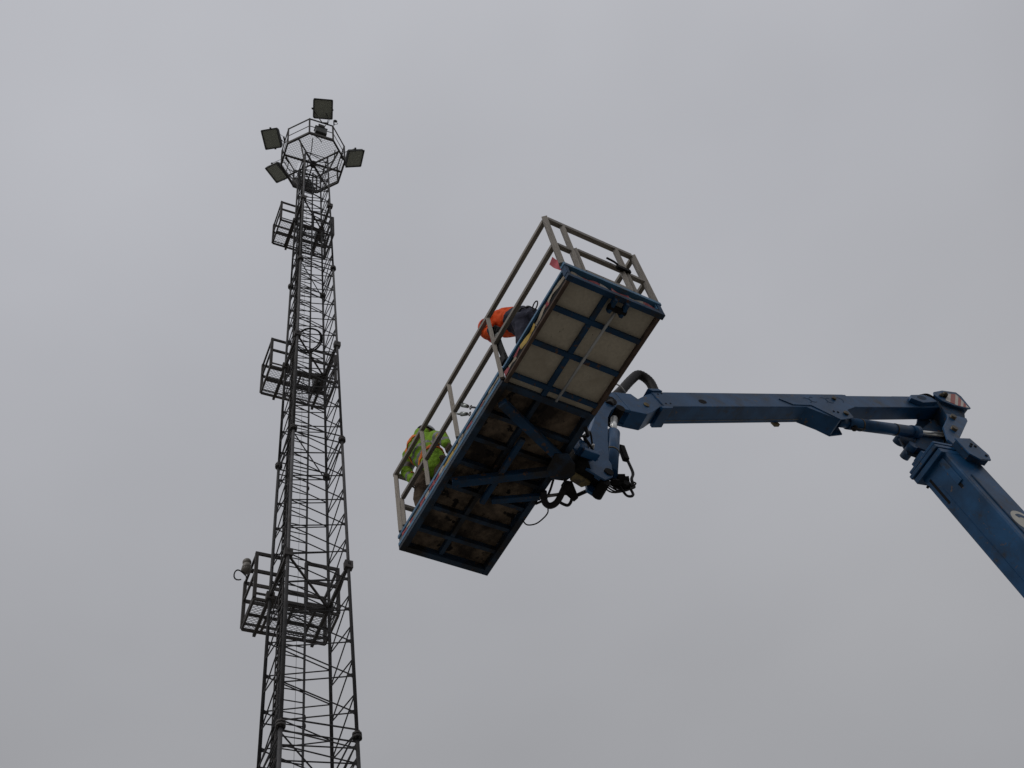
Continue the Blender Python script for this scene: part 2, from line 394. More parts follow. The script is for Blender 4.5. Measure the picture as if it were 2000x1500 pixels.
def expanded_mesh(mb, x0, x1, y0, y1, z, sp=0.036, cell=0.085, th=0.0062, clip=None):
    """zigzag strands of expanded metal"""
    n_ = max(1, round((y1 - y0) / sp)); m__ = max(1, round((x1 - x0) / cell))
    for i in range(n_ + 1):
        y = y0 + (y1 - y0) * i / n_; amp = sp * 0.30
        for k in range(2 * m__):
            xa = x0 + (x1 - x0) * k / (2 * m__); xb = x0 + (x1 - x0) * (k + 1) / (2 * m__)
            s1 = amp if (k + i) % 2 == 0 else -amp
            if clip and not (clip(xa, y) and clip(xb, y)): continue
            mb.beam((xa, y + s1, z), (xb, y - s1, z), th, 0.006)

def platform(zf, y0, rear_box):
    """grating deck on two cantilever beams at the far face of the mast, railed on all sides with a gap at the ladder"""
    s_ = side(zf) / 2; y1 = y0 + 0.76; xl, xr = -0.75, 0.75; S = 'platform_steel'
    deck = MB()
    for y in (y0, y1): deck.beam((xl, y, zf), (xr, y, zf), 0.036, 0.055)
    for x in (xl, xr): deck.beam((x, y0, zf), (x, y1, zf), 0.036, 0.053)
    deck = deck.build('service_platform', S, mast)
    for x in (-s_, s_): sqbar('support_beam', (x, -s_ - 0.05, zf - 0.05), (x, y1 + 0.05, zf - 0.05), 0.052, 0.07, S, deck)
    for x in (-0.42, -0.05, 0.33): sqbar('joist', (x, y0 + 0.02, zf - 0.006), (x, y1 - 0.02, zf - 0.006), 0.04, 0.05, S, deck)
    sqbar('joist', (xl + 0.02, (y0 + y1) / 2, zf - 0.003), (xr - 0.02, (y0 + y1) / 2, zf - 0.003), 0.035, 0.045, S, deck)
    gr = MB(); expanded_mesh(gr, xl + 0.02, xr - 0.02, y0 + 0.03, y1 - 0.03, zf + 0.038)
    gr.build('grating', 'grating_steel', deck)
    sqbar('plan_brace', (-s_, -s_, zf - 0.1), (s_, s_, zf - 0.1), 0.035, 0.03, S, deck)
    sqbar('bearer', (-s_ - 0.06, s_ + 0.03, zf - 0.09), (s_ + 0.06, s_ + 0.03, zf - 0.09), 0.05, 0.06, S, deck)
    for x in (-s_, s_):     # clamp plates on the legs
        for y in (-s_, s_): MB().abox(x - 0.07, x + 0.07, y - 0.05, y + 0.05, zf - 0.14, zf + 0.02).build('clamp', S, deck)
    zt, zm, w = zf + 1.13, zf + 0.68, 0.068
    for (x, y) in ((xl, y0), (xr, y0), (xl, y1), (xr, y1), (-0.28, y0), (0.16, y0)):
        sqbar('post', (x, y, zf + 0.03), (x, y, zt + 0.02), 0.058, 0.058, S, deck)
    for z_ in (zt, zm):
        sqbar('rail', (xl, y0, z_), (-0.28, y0, z_), 0.034, w, S, deck); sqbar('rail', (0.16, y0, z_), (xr, y0, z_), 0.034, w, S, deck)
        sqbar('rail', (xl, y0, z_ + 0.004), (xl, y1, z_ + 0.004), 0.034, w, S, deck); sqbar('rail', (xr, y0, z_ + 0.004), (xr, y1, z_ + 0.004), 0.034, w, S, deck)
        sqbar('rail', (xl, y1, z_), (xr, y1, z_), 0.034, w, S, deck)
    for (p, q) in (((xl, y0, zf + 0.14), (-0.28, y0, zf + 0.14)), ((0.16, y0, zf + 0.14), (xr, y0, zf + 0.14)), ((xl, y1, zf + 0.14), (xr, y1, zf + 0.14)),
                   ((xl, y0, zf + 0.142), (xl, y1, zf + 0.142)), ((xr, y0, zf + 0.142), (xr, y1, zf + 0.142))):
        sqbar('kick_plate', p, q, 0.008, 0.055, S, deck)
    if rear_box:
        MB().abox(0.30, 0.55, y0 + 0.12, y0 + 0.34, zf + 0.06, zf + 0.40).build('junction_box', 'lamp_body', deck, bevel=0.01)
    # rubbish and cable scraps lying on the grating
    rnd = random.Random(int(zf * 10)); scr = MB()
    for k in range(7):
        c_ = Vector((rnd.uniform(-0.15, 0.2), y0 + rnd.uniform(0.1, 0.5), zf + 0.06)); pts = [c_]
        for q in range(4): c_ = c_ + Vector((rnd.uniform(-.09, .09), rnd.uniform(-.09, .09), rnd.uniform(-.01, .03))); pts.append(c_)
        scr.tube(spline(pts, 4), 0.008, 5)
    tag(scr.build('cable_scraps', 'cable_black', deck), kind='stuff')
    return deck
p1 = platform(15.61, 0.69, False); p1['label'] = 'lowest and largest-looking grating platform'
p2 = platform(22.68, 0.57, True); p2['label'] = 'middle grating platform'
p3 = platform(29.90, 0.49, True); p3['label'] = 'highest grating platform below the crown'

# octagonal crown platform
ZC, RC = 33.29, 0.95
def oc(k, r_=RC, z=ZC): a_ = R(21 + 45 * k); return Vector((r_ * math.cos(a_), r_ * math.sin(a_), z))
crown = MB()
for k in range(8): crown.beam(oc(k), oc(k + 1), 0.05, 0.06)
crown = crown.build('crown_platform', 'platform_steel', mast)
for i, a_ in enumerate((-1.5, 43.5, 133.5, 88.5)):
    d = Vector((math.cos(R(a_)), math.sin(R(a_)), 0)) * (RC * 0.924 - 0.02)
    if a_ == 88.5:
        sqbar('spoke', Vector((0, 0, ZC - 0.03)), d + Vector((0, 0, ZC - 0.03)), 0.035, 0.045, 'platform_steel', crown)
    else: sqbar('spoke', -d + Vector((0, 0, ZC - 0.012 * i - 0.01)), d + Vector((0, 0, ZC - 0.012 * i - 0.01)), 0.05 if i == 0 else 0.036, 0.06, 'platform_steel', crown)
def inoct(x, y):
    if x * x + y * y < 0.02: return False
    if -0.36 < x < 0.10 and 0.12 < y < 0.55: return False        # ladder hatch
    return all((x * math.cos(R(43.5 + 45 * k)) + y * math.sin(R(43.5 + 45 * k))) < RC * 0.924 - 0.02 for k in range(8))
gr = MB(); expanded_mesh(gr, -0.95, 0.95, -0.95, 0.95, ZC + 0.035, 0.042, 0.10, 0.0065, inoct); gr.build('grating', 'grating_steel', crown)
for k in range(8):
    sqbar('post', oc(k, RC - 0.005, ZC + 0.03), oc(k, RC - 0.005, ZC + 1.18), 0.042, 0.042, 'platform_steel', crown)
    for z_, w_ in ((1.17, 0.045), (0.60, 0.026), (0.12, 0.05)):
        sqbar('rail', oc(k, RC - 0.005, ZC + z_), oc(k + 1, RC - 0.005, ZC + z_), 0.03 if z_ > 1 else 0.016, w_, 'platform_steel', crown)
# struts from the legs to the crown edge, and the hub
for k in range(4):
    sqbar('strut', corner(k, ZC - 1.05), Vector(corner(k, 0)[:2] + (0,)).normalized() * (RC * 0.86) + Vector((0, 0, ZC - 0.04)), 0.035, 0.035, 'platform_steel', crown)
MB().tube([(0, 0, ZC - 0.16), (0, 0, ZC + 0.02)], 0.09, 10).build('hub', 'platform_steel', crown)
MB().tube(spline([(0.48, -0.62, ZC), (0.50, -0.42, ZC - 0.25), (0.36, -0.2, ZC - 0.3), (0.26, -0.1, ZC - 0.5)], 6), 0.016, 6).build('cable', 'cable_black', crown)
MB().tube(spline([(-0.62, 0.42, ZC), (-0.5, 0.30, ZC - 0.35), (-0.4, 0.35, ZC - 0.2), (-0.34, 0.25, ZC - 0.9)], 6), 0.014, 6).build('cable', 'cable_black', crown)
MB().tube(spline([(-0.25, -0.75, ZC), (-0.2, -0.45, ZC - 0.3), (-0.26, -0.3, ZC - 0.9), (-0.3, -0.22, ZC - 1.5)], 6), 0.013, 6).build('cable', 'cable_black', crown)

# floodlights: top-level things standing on the crown's railing
mast_M = Matrix.Translation((MX, MY, 0)) @ Matrix.Rotation(MROT, 4, 'Z')
def floodlight(pos, outa, tilt, size, label, twist=0.0):
    """pos in the mast frame; outa = bearing of the beam; tilt = degrees below the horizon"""
    root = empty('floodlight', mast_M @ Vector(pos))
    o_ = Vector((math.cos(R(outa)), math.sin(R(outa)), 0)); n_ = (o_ * math.cos(R(tilt)) + Vector((0, 0, -math.sin(R(tilt))))).normalized()
    x_ = Vector((0, 0, 1)).cross(o_).normalized()
    x_ = Quaternion(n_, R(twist)) @ x_; y_ = n_.cross(x_).normalized()
    Mx = MROT
    def w(v): v = Vector(v); return Matrix.Rotation(Mx, 3, 'Z') @ (x_ * v.x + y_ * v.y + n_ * v.z)
    h_ = size / 2
    def ring(hh, z, c=0.16):
        k_ = hh * (1 - c); return [w(p + (z,)) for p in ((-k_, -hh), (k_, -hh), (hh, -k_), (hh, k_), (k_, hh), (-k_, hh), (-hh, k_), (-hh, -k_))]
    b_ = MB(); rings = [ring(h_, 0.03), ring(h_ * 1.0, -0.04), ring(h_ * 0.86, -0.12), ring(h_ * 0.5, -0.21)]
    vs = sum(rings, []); fs = []
    for i in range(3):
        for k in range(8): fs.append((i * 8 + k, i * 8 + (k + 1) % 8, (i + 1) * 8 + (k + 1) % 8, (i + 1) * 8 + k))
    fs.append(tuple(range(24, 32)))
    inner = [ring(h_ * 0.90, 0.03), ring(h_ * 0.86, 0.005)]; o2 = len(vs); vs += sum(inner, [])
    for k in range(8):
        fs.append((k, (k + 1) % 8, o2 + (k + 1) % 8, o2 + k)); fs.append((o2 + k, o2 + (k + 1) % 8, o2 + 8 + (k + 1) % 8, o2 + 8 + k))
    b_.add(vs, fs)
    for k in range(5):       # cooling fins on the back
        x = (-0.5 + k * 0.25) * h_; b_.box(w((x, 0, -0.19)), w((0.006, 0, 0)), w((0, h_ * 0.45, 0)), w((0, 0, 0.05)))
    hs = b_.build('housing', 'lamp_body', root)
    MB().add([*ring(h_ * 0.86, 0.004)] + [*ring(h_ * 0.30, -0.10)], [(k, (k + 1) % 8, 8 + (k + 1) % 8, 8 + k) for k in range(8)] + [tuple(range(8, 16))]).build('reflector', 'lamp_reflector', root)
    MB().box(w((0, 0, -0.055)), w((h_ * 0.32, 0, 0)), w((0, 0.018, 0)), w((0, 0, 0.018))).build('lamp_tube', 'lamp_rim', root)
    gl = MB(); a1 = ring(h_ * 0.885, 0.022); a2 = ring(h_ * 0.885, 0.016)
    gl.add(a1 + a2, [tuple(range(8)), tuple(range(15, 7, -1))] + [(k, k + 8, (k + 1) % 8 + 8, (k + 1) % 8) for k in range(8)]).build('glass', 'lamp_glass', root)
    rm = MB()
    for k in range(4):
        c_ = [((-1, -1), (1, -1)), ((1, -1), (1, 1)), ((1, 1), (-1, 1)), ((-1, 1), (-1, -1))][k]
        rm.beam(w((c_[0][0] * h_ * 0.95, c_[0][1] * h_ * 0.95, 0.036)), w((c_[1][0] * h_ * 0.95, c_[1][1] * h_ * 0.95, 0.036)), 0.035, 0.012, w((0, 0, 1)))
    rm.build('rim', 'lamp_rim', root)
    # yoke down to the crown rail
    yk = MB(); foot = Matrix.Rotation(Mx, 3, 'Z') @ (Vector((math.cos(R(outa)), math.sin(R(outa)), 0)) * 0.90 + Vector((0, 0, ZC + 1.17)) - Vector(pos))
    for sg in (-1, 1):
        pv = w((sg * (h_ + 0.015), 0, -0.06)); mid = pv * 0.35 + foot * 0.65
        ft = foot + w((sg * h_ * 0.5, 0, 0)) * 0.6
        yk.beam(pv, ft, 0.035, 0.012, w((1, 0, 0))); yk.tube([pv - w((sg * 0.03, 0, 0)), pv + w((sg * 0.02, 0, 0))], 0.03, 8)
    yk.beam(foot + w((-h_ * 0.32, 0, 0)), foot + w((h_ * 0.32, 0, 0)), 0.05, 0.014)
    yk.build('yoke', 'platform_steel', root)
    bk = w((0, 0, -0.21))
    MB().tube(spline([bk, bk + Vector((0, 0, -0.15)) + w((0.1, 0, 0)), foot * 0.6 + w((0.12, 0, 0)) + Vector((0, 0, -.1)), foot + Vector((0, 0, -0.25))], 6), 0.011, 6).build('lamp_cable', 'cable_black', root)
    tag(root, label, 'floodlight', 'floodlights around the crown of the mast')
    return root
floodlight((-0.05, -1.12, 34.95), -84, 62, 0.60, 'topmost floodlight, raised above the near rail of the crown', 20)
floodlight((-1.27, 0.10, 34.38), 178, 58, 0.60, 'floodlight on the far left of the crown, level with its deck', 34)
floodlight((1.28, -0.14, 34.40), -4, 60, 0.58, 'floodlight on the right of the crown, seen square on', 4)
floodlight((-0.85, 0.92, 33.95), 135, 56, 0.58, 'floodlight at the lower left of the crown, turned like a diamond', 12)
floodlight((0.02, 1.06, 33.86), 92, 8, 0.68, 'darkest floodlight, in front of the mast below the crown', 0)
gb = empty('gear_box', mast_M @ Vector((-0.02, -0.80, 33.85)), MROT)
MB().abox(-0.17, 0.17, -0.09, 0.09, -0.20, 0.16).build('housing', 'lamp_body', gb, bevel=0.015)
MB().abox(-0.19, 0.19, -0.10, 0.10, 0.163, 0.19).build('lid', 'lamp_rim', gb, bevel=0.006)
MB().abox(-0.10, 0.10, -0.115, -0.092, 0.19, 0.34).build('hanger', 'platform_steel', gb)
MB().tube(spline([(-0.12, 0.02, -0.20), (-0.14, 0.04, -0.36), (-0.02, 0.06, -0.40), (0.06, 0.10, -0.5)], 5), 0.012, 6).build('cable', 'cable_black', gb)
tag(gb, 'dark ballast box hung inside the near rail of the crown, below the topmost floodlight', 'box')
an = empty('antenna', mast_M @ Vector((0.36, -0.93, 34.46)), MROT)
MB().tube([(0, 0, 0), (0, 0, 0.34)], 0.020, 8).build('mast_tube', 'mast_steel', an)
MB().ball((0.05, 0, 0.36), 0.045, 10, 7, (1.4, 1, 0.8)).build('sensor_head', 'lamp_body', an)
MB().tube(spline([(0.07, 0, 0.33), (0.12, 0, 0.2), (0.04, 0, 0.08), (0.0, 0, 0)], 5), 0.008, 5).build('cable', 'cable_black', an)
tag(an, 'small sensor on a short tube at the right corner of the crown rail', 'sensor')
# dome unit and ring on the lowest platform's left end rail
dm = empty('dome_camera', mast_M @ Vector((-0.84, 0.95, 16.68)), MROT)
MB().ball((-0.02, 0, 0.06), 0.080, 16, 10).build('dome', 'dome_plastic', dm)
MB().tube([(-0.02, 0, -0.14), (-0.02, 0, 0.0)], [0.095, 0.072], 14).ball((-0.02, 0, -0.14), 0.095, 14, 8, (1, 1, .7)).build('housing', 'dome_plastic', dm)
MB().abox(-0.02, 0.11, -0.03, 0.03, -0.16, -0.10).build('bracket', 'platform_steel', dm)
MB().tube([(-0.12 + 0.11 * math.cos(t * math.pi / 9), 0.03 * math.sin(t * .7), -0.30 + 0.11 * math.sin(t * math.pi / 9)) for t in range(-1, 15)], 0.013, 6).build('cable_loop', 'cable_black', dm)
tag(dm, 'round beige dome camera on the left end rail of the lowest mast platform', 'camera')
coil = empty('cable_coil', mast_M @ Vector((-0.06, 0.02, 23.25)), MROT)
MB().tube([(0.30 * math.cos(t * math.pi / 12), 0.30 * math.sin(t * math.pi / 12), 0.10 * math.cos(t * math.pi / 12 + .6) + 0.01 * math.sin(t * .9)) for t in range(0, 25)], 0.022, 6).build('coil_outer', 'cable_black', coil)
MB().tube([(0.27 * math.cos(t * math.pi / 12), 0.27 * math.sin(t * math.pi / 12), 0.10 * math.cos(t * math.pi / 12 + .6) + 0.045) for t in range(0, 25)], 0.016, 6).build('coil_inner', 'cable_black', coil)
tag(coil, 'black cable coil hung inside the mast above the middle platform', 'cable coil')

# ------------------------------------------------------------------ the boom lift
BZ = 9.25543 + 1.6
PB = Vector((0.68483, 8.10817, BZ))                # link foot, origin of the boom's vertical plane
hA = R(55); hv = Vector((math.sin(hA), math.cos(hA), 0)); nv = Vector((math.cos(hA), -math.sin(hA), 0)); zv = Vector((0, 0, 1))
BASE = PB + hv * (6.844 + 0.1596 * BZ); BASE.z = 0
lift = empty('boom_lift', BASE)
tag(lift, 'blue knuckle-boom lift carrying a long work basket with grey rails', 'boom lift')
JP = R(22.926); LP = R(99.066)
def plane(x, y, z): return PB + hv * x + nv * y + zv * z - BASE            # plane frame (x along the boom, y towards the camera, z up)
ja = hv * math.cos(JP) + zv * math.sin(JP); jt = -hv * math.sin(JP) + zv * math.cos(JP)
def jib(a, y, t): return PB + zv * 1.347 + ja * a + nv * y + jt * t - BASE
la = hv * math.cos(LP) + zv * math.sin(LP); lt = -(-hv * math.sin(LP) + zv * math.cos(LP))
def low_(a, y, t): return PB + hv * 6.844 + la * a + nv * y + lt * t - BASE
def fbox(mb, fr, a0, a1, y0, y1, t0, t1):
    c = fr((a0 + a1) / 2, (y0 + y1) / 2, (t0 + t1) / 2); o = fr(0, 0, 0)
    return mb.box(c, (fr(1, 0, 0) - o) * (a1 - a0) / 2, (fr(0, 1, 0) - o) * (y1 - y0) / 2, (fr(0, 0, 1) - o) * (t1 - t0) / 2)
def fcyl(fr, a, t, y0, y1, r, seg=14): return MB().tube([fr(a, y0, t), fr(a, y1, t)], r, seg)
BP = 'blue_paint'
# --- main boom from the turntable up to the knuckle
zb = -(BZ - 2.1) / math.sin(LP)                     # along-coordinate of the boom foot
mb = MB(); fbox(mb, low_, zb, 2.60, -0.278, 0.278, -0.322, 0.322)
main = mb.build('main_boom', BP, lift, bevel=0.02)
m2 = MB(); fbox(m2, low_, zb, 2.66, -0.286, -0.279, -0.30, -0.26); fbox(m2, low_, zb, 2.2, -0.13, -0.118, -0.329, -0.3225); m2.build('seam', BP, main)
fbox(MB(), low_, -0.9, 2.06, 0.2785, 0.290, -0.195, -0.165).build('side_strip', 'blue_frame', main)
for (a0, a1, e1_) in ((2.53, 2.62, 0.075), (2.645, 2.71, 0.09), (2.735, 2.785, 0.06)):
    fbox(MB(), low_, a0, a1, -0.278 - e1_, 0.278 + e1_ * 0.06, -0.322 - e1_, 0.322 + e1_ * 0.3).build('collar', BP, main, bevel=0.008)
fbox(MB(), low_, 2.785, 2.95, -0.225, -0.02, -0.255, 0.255).build('inner_boom', BP, main, bevel=0.012)
fbox(MB(), low_, 2.85, 2.91, -0.27, 0.0, -0.29, 0.29).build('collar', BP, main, bevel=0.008)
MB().tube([low_(3.12, -0.31, -0.25), low_(3.12, -0.05, -0.25)], 0.075, 14).build('roller', BP, main)
# side lug on the collar
MB().prism([(2.756, -0.05), (2.83, 0.34), (2.46, 0.43), (2.33, 0.36), (2.30, 0.10), (2.40, -0.04)], low_, 0.395, 0.42).build('side_lug', BP, main, bevel=0.006)
MB().prism([(2.74, -0.02), (2.80, 0.32), (2.36, 0.36), (2.42, 0.0)], low_, 0.28, 0.395).build('lug_block', 'blue_frame', main)
for (a_, t_) in ((2.66, 0.22), (2.60, 0.15), (2.62, 0.27), (2.42, 0.33)): fcyl(low_, a_, t_, 0.41, 0.432, 0.022, 8).build('bolt', 'greasy_steel', main)
# underside slots near the collar
for (y0, y1) in ((-0.21, -0.17), (0.10, 0.15)):
    mb = MB(); fbox(mb, low_, 1.95, 2.45, y0, y1, -0.327, -0.3215); mb.build('wear_pad_slot', 'hole_shade', main)
mb = MB(); fbox(mb, low_, 2.02, 2.5, 0.10, 0.20, -0.345, -0.3225); mb.build('pad_cover', BP, main, bevel=0.006)
fcyl(low_, 2.40, -0.334, -0.300, -0.270, 0.02, 8).build('bolt', 'greasy_steel', main)
# round white emblem on the side with its dark inner mark
def disc(fr, a, t, y0, y1, r, sx=1.0, seg=36, ring=0.0, a0=0.0, a1=360.0):
    mb = MB(); vs = []; fs = []; n_ = seg
    for k in range(n_ + 1):
        th = R(a0 + (a1 - a0) * k / n_)
        for rr in (r, ring):
            for y in (y0, y1): vs.append(fr(a + rr * math.cos(th) * sx, y, t + rr * math.sin(th)))
    for k in range(n_):
        b = k * 4; c_ = b + 4
        fs += [(b + 1, c_ + 1, c_ + 3, b + 3), (b, b + 2, c_ + 2, c_), (b, c_, c_ + 1, b + 1)]
    return mb.add(vs, fs)
disc(low_, 1.13, 0.085, 0.2785, 0.2815, 0.215).build('emblem', 'emblem_white', main)
disc(low_, 1.13, 0.085, 0.2817, 0.2840, 0.150, ring=0.085, a0=-40, a1=220).build('emblem_mark', BP, main)
# --- knuckle between main boom and jib
kn = MB()
kn.prism([(6.02, 2.95), (6.66, 2.85), (7.10, 3.30), (7.52, 3.93), (7.74, 4.32), (7.50, 4.66), (7.16, 4.58), (6.82, 4.05), (6.42, 3.62), (6.08, 3.35)], plane, -0.20, -0.165)
kn.prism([(6.10, 3.0), (6.60, 2.95), (7.30, 4.0), (7.10, 4.1), (6.5, 3.55)], plane, -0.16, -0.05)
kn.prism([(7.08, 3.72), (7.46, 3.86), (7.72, 4.32), (7.50, 4.62), (7.22, 4.50)], plane, -0.16, 0.17)
kn = kn.build('knuckle', 'blue_frame', lift, bevel=0.008)
MB().prism([(6.98, 3.74), (7.06, 3.90), (7.50, 3.95), (7.47, 3.86), (6.76, 3.02), (6.62, 2.90), (6.56, 3.02), (6.70, 3.40)], plane, 0.175, 0.215).build('link_plate', BP, kn, bevel=0.008)
for (x, z, r_) in ((7.12, 3.80, 0.05), (6.90, 3.40, 0.055)):
    MB().tube([plane(x, 0.13, z), plane(x, 0.262, z)], r_, 12).build('pivot_pin', 'pin_steel', kn)
MB().tube([plane(6.25, -0.20, 3.5), plane(6.25, -0.34, 3.5)], 0.09, 12).build('pivot_pin', 'blue_frame', kn)
# --- jib
mb = MB(); fbox(mb, jib, 1.30, 5.40, -0.1435, 0.1435, -0.151, 0.151)
jb = mb.build('jib', BP, lift, bevel=0.010)
fbox(MB(), jib, 1.45, 4.35, -0.092, -0.084, -0.1545, -0.1508).build('weld_seam', 'board_grey', jb)
cl_ = MB()
cl_.prism([(1.26, 0.20), (1.46, 0.20), (1.50, 0.152), (1.32, 0.152)], jib, -0.16, 0.16); cl_.prism([(1.22, -0.152), (1.44, -0.152), (1.40, -0.20), (1.22, -0.20)], jib, -0.16, 0.16)
cl_.prism([(1.30, 0.19), (1.46, 0.19), (1.40, -0.19), (1.24, -0.19)], jib, -0.165, -0.1445)
cl_.build('end_collar', BP, jb, bevel=0.005)
for (a_, t_) in ((1.386, 0.105), (1.375, -0.085), (1.46, 0.12), (1.46, -0.085)): fcyl(jib, a_, t_, 0.1425, 0.147, 0.013, 8).build('bolt_hole', 'hole_shade', jb)
disc(jib, 2.10, -0.045, 0.1436, 0.1446, 0.045, 1.6).build('inspection_hole', 'hole_shade', jb)
fbox(MB(), jib, 3.98, 4.33, -0.10, 0.10, 0.1515, 0.168).build('top_cover', BP, jb, bevel=0.005)
fbox(MB(), jib, 3.70, 3.80, -0.19, -0.144, -0.19, -0.10).build('side_tab', 'yellow_lug', jb, bevel=0.004)
# gusset plates that carry the jib cylinder
gus = [(3.74, 0.02), (3.93, -0.112), (4.33, -0.126), (4.67, -0.455), (4.98, -0.425), (5.04, -0.40), (5.07, -0.235), (5.40, -0.150), (5.42, 0.125), (4.6, 0.13)]
MB().prism(gus, jib, 0.1442, 0.156).build('gusset_plate', BP, jb, bevel=0.003)
MB().prism([(3.93, -0.10), (4.33, -0.126), (4.67, -0.455), (5.0, -0.43), (5.10, -0.235), (5.4, -0.15), (5.4, 0.1), (4.5, 0.1)], jib, -0.165, -0.1442).build('gusset_plate', BP, jb, bevel=0.003)
MB().prism([(4.20, -0.152), (4.36, -0.152), (4.70, -0.445), (4.66, -0.448)], jib, -0.143, 0.143).build('gusset_web', BP, jb)
for k, (a_, t_) in enumerate(((4.34, -0.02), (4.50, 0.0), (4.74, -0.01), (4.88, -0.02), (5.13, -0.01))):
    disc(jib, a_, t_, 0.1562, 0.1585, 0.062, 1.35, 24, 0.052, -70 if k % 2 == 0 else 60, 110 if k % 2 == 0 else 300).build('weld_ring', 'blue_frame', jb)
for (a_, t_, r_) in ((5.02, 0.02, 0.034), (4.93, -0.325, 0.042)): fcyl(jib, a_, t_, 0.15, 0.185, r_, 10).build('pin_head', 'pin_steel', jb)
for (a_, t_) in ((4.70, -0.27), (4.78, -0.29)): fcyl(jib, a_, t_, 0.155, 0.163, 0.018, 8).build('bolt', 'greasy_steel', jb)
# inner section and end head
inn = MB(); fbox(inn, jib, 5.40, 7.85, -0.128, 0.128, -0.138, 0.138); inn = inn.build('inner_jib', BP, jb, bevel=0.008)
MB().prism([(6.6, 0.139), (7.62, 0.139), (7.60, 0.16), (6.75, 0.16)], jib, -0.11, 0.11).build('top_plate', BP, jb)
MB().prism([(7.00, 0.0), (7.10, 0.085), (7.48, 0.095), (7.62, 0.02), (7.66, -0.09), (7.20, -0.115)], jib, 0.129, 0.205).build('end_lug', BP, jb, bevel=0.008)
disc(jib, 7.32, 0.01, 0.2052, 0.2065, 0.055, 2.2).build('lug_pocket', 'blue_frame', jb)
MB().ball(jib(7.60, 0.16, 0.05), 0.055, 8, 6, (1, 1, .8)).build('hose_fitting', 'greasy_steel', jb)
MB().tube(spline([jib(7.45, 0.16, 0.12), jib(7.6, 0.2, 0.10), jib(7.72, 0.19, 0.02)], 5), 0.02, 6).build('hose_fitting', 'greasy_steel', jb)
head = [(7.72, 0.06), (7.80, 0.13), (8.11, 0.175), (8.48, 0.13), (8.50, 0.02), (8.36, -0.295), (8.24, -0.305), (7.95, -0.22), (7.74, -0.10)]
for (y0, y1) in ((0.205, 0.235), (-0.235, -0.205)): MB().prism(head, jib, y0, y1).build('head_plate', BP, jb, bevel=0.006)
MB().prism([(7.80, 0.10), (8.15, 0.12), (8.36, -0.05), (8.38, -0.26), (8.2, -0.27), (7.8, -0.135)], jib, -0.2, 0.2).build('head_block', 'blue_frame', jb, bevel=0.006)
# red and white hazard stripes on the head plate
SP = [((8.114, 0.084), (7.858, -0.094)), ((8.25, 0.079), (7.927, -0.146)), ((8.387, 0.074), (7.997, -0.198)), ((8.386, 0.009), (8.041, -0.228)),
      ((8.366, -0.069), (8.105, -0.245)), ((8.347, -0.139), (8.163, -0.26)), ((8.329, -0.209), (8.221, -0.275)), ((8.307, -0.285), (8.295, -0.287))]
for k in range(7):
    (a_, d_), (b_, c_) = SP[k], SP[k + 1]
    MB().prism([a_, b_, c_, d_], jib, 0.2355, 0.2385).build('hazard_stripe', 'sign_red' if k % 2 else 'sign_white', jb)
MB().tube([jib(7.944, -0.26, 0.02), jib(7.944, 0.27, 0.02)], 0.055, 12).build('pivot_pin', 'greasy_steel', jb)
MB().ball(jib(7.98, 0.26, 0.03), 0.05, 8, 6).ball(jib(7.86, 0.255, 0.02), 0.035, 8, 6).build('pin_retainer', 'pin_steel', jb)
# jib cylinder
cy = MB().tube([jib(4.86, 0, -0.325), jib(5.06, 0, -0.355)], 0.075, 14).tube([jib(5.06, 0, -0.355), jib(6.60, 0, -0.600)], 0.092, 20)
cy = cy.build('jib_cylinder', BP, lift)
MB().tube([jib(6.60, 0, -0.600), jib(7.30, 0, -0.672)], 0.040, 16).build('piston_rod', 'chrome', cy)
for a_, t_ in ((5.33, -0.398), (6.08, -0.517)): MB().tube([jib(a_, 0, t_), jib(a_ + 0.03, 0, t_ - 0.0048)], 0.0965, 20).build('clamp_band', 'pin_steel', cy)
MB().tube([jib(6.46, 0, -0.578), jib(6.62, 0, -0.603)], 0.104, 20).build('gland', BP, cy)
MB().tube([jib(7.30, -0.1, -0.672), jib(7.30, 0.12, -0.672)], 0.075, 14).build('rod_eye', 'greasy_steel', cy)
MB().tube(spline([jib(5.05, 0.0, -0.46), jib(5.15, 0.02, -0.52), jib(5.32, 0.0, -0.50), jib(5.42, 0, -0.47)], 5), 0.018, 6).build('hose', 'hose_rubber', cy)
MB().ball(jib(5.12, 0.0, -0.47), 0.05, 8, 6).build('valve', 'greasy_steel', cy)
# --- jib head at the basket end
hd = MB()
fk = [(0.375, -0.112), (0.45, 0.10), (0.552, 0.15), (0.66, 0.152), (0.66, -0.21)]
for (y0, y1) in ((0.09, 0.13), (-0.13, -0.09)): hd.prism(fk, jib, y0, y1)
hd.prism([(0.66, 0.152), (0.703, 0.152), (0.922, 0.124), (0.968, 0.022), (1.181, 0.107), (1.31, 0.145), (1.31, -0.15), (1.24, -0.135), (1.03, -0.235), (0.895, -0.285), (0.66, -0.215)], jib, -0.13, 0.13)
hd = hd.build('jib_head', BP, lift, bevel=0.006)
MB().tube([jib(0.46, -0.15, -0.02), jib(0.46, 0.142, -0.02)], 0.085, 16).build('head_pin', 'greasy_steel', hd)
MB().tube([jib(0.52, -0.14, -0.17), jib(0.52, 0.14, -0.17)], 0.060, 12).build('cylinder_pin', 'greasy_steel', hd)
MB().tube([jib(1.02, 0.13, -0.10), jib(1.02, 0.142, -0.10)], 0.04, 10).build('grommet', 'yellow_lug', hd)
hose = spline([plane(0.40, 0.10, 1.42), plane(0.52, 0.06, 1.66), plane(0.74, 0.02, 1.98), plane(1.03, 0, 2.42), plane(1.20, 0, 2.615), plane(1.33, 0, 2.52), plane(1.345, 0, 2.25), plane(1.30, 0.03, 1.94)], 10)
hr = [0.062 + (0.004 if k % 2 else 0) for k in range(len(hose))]
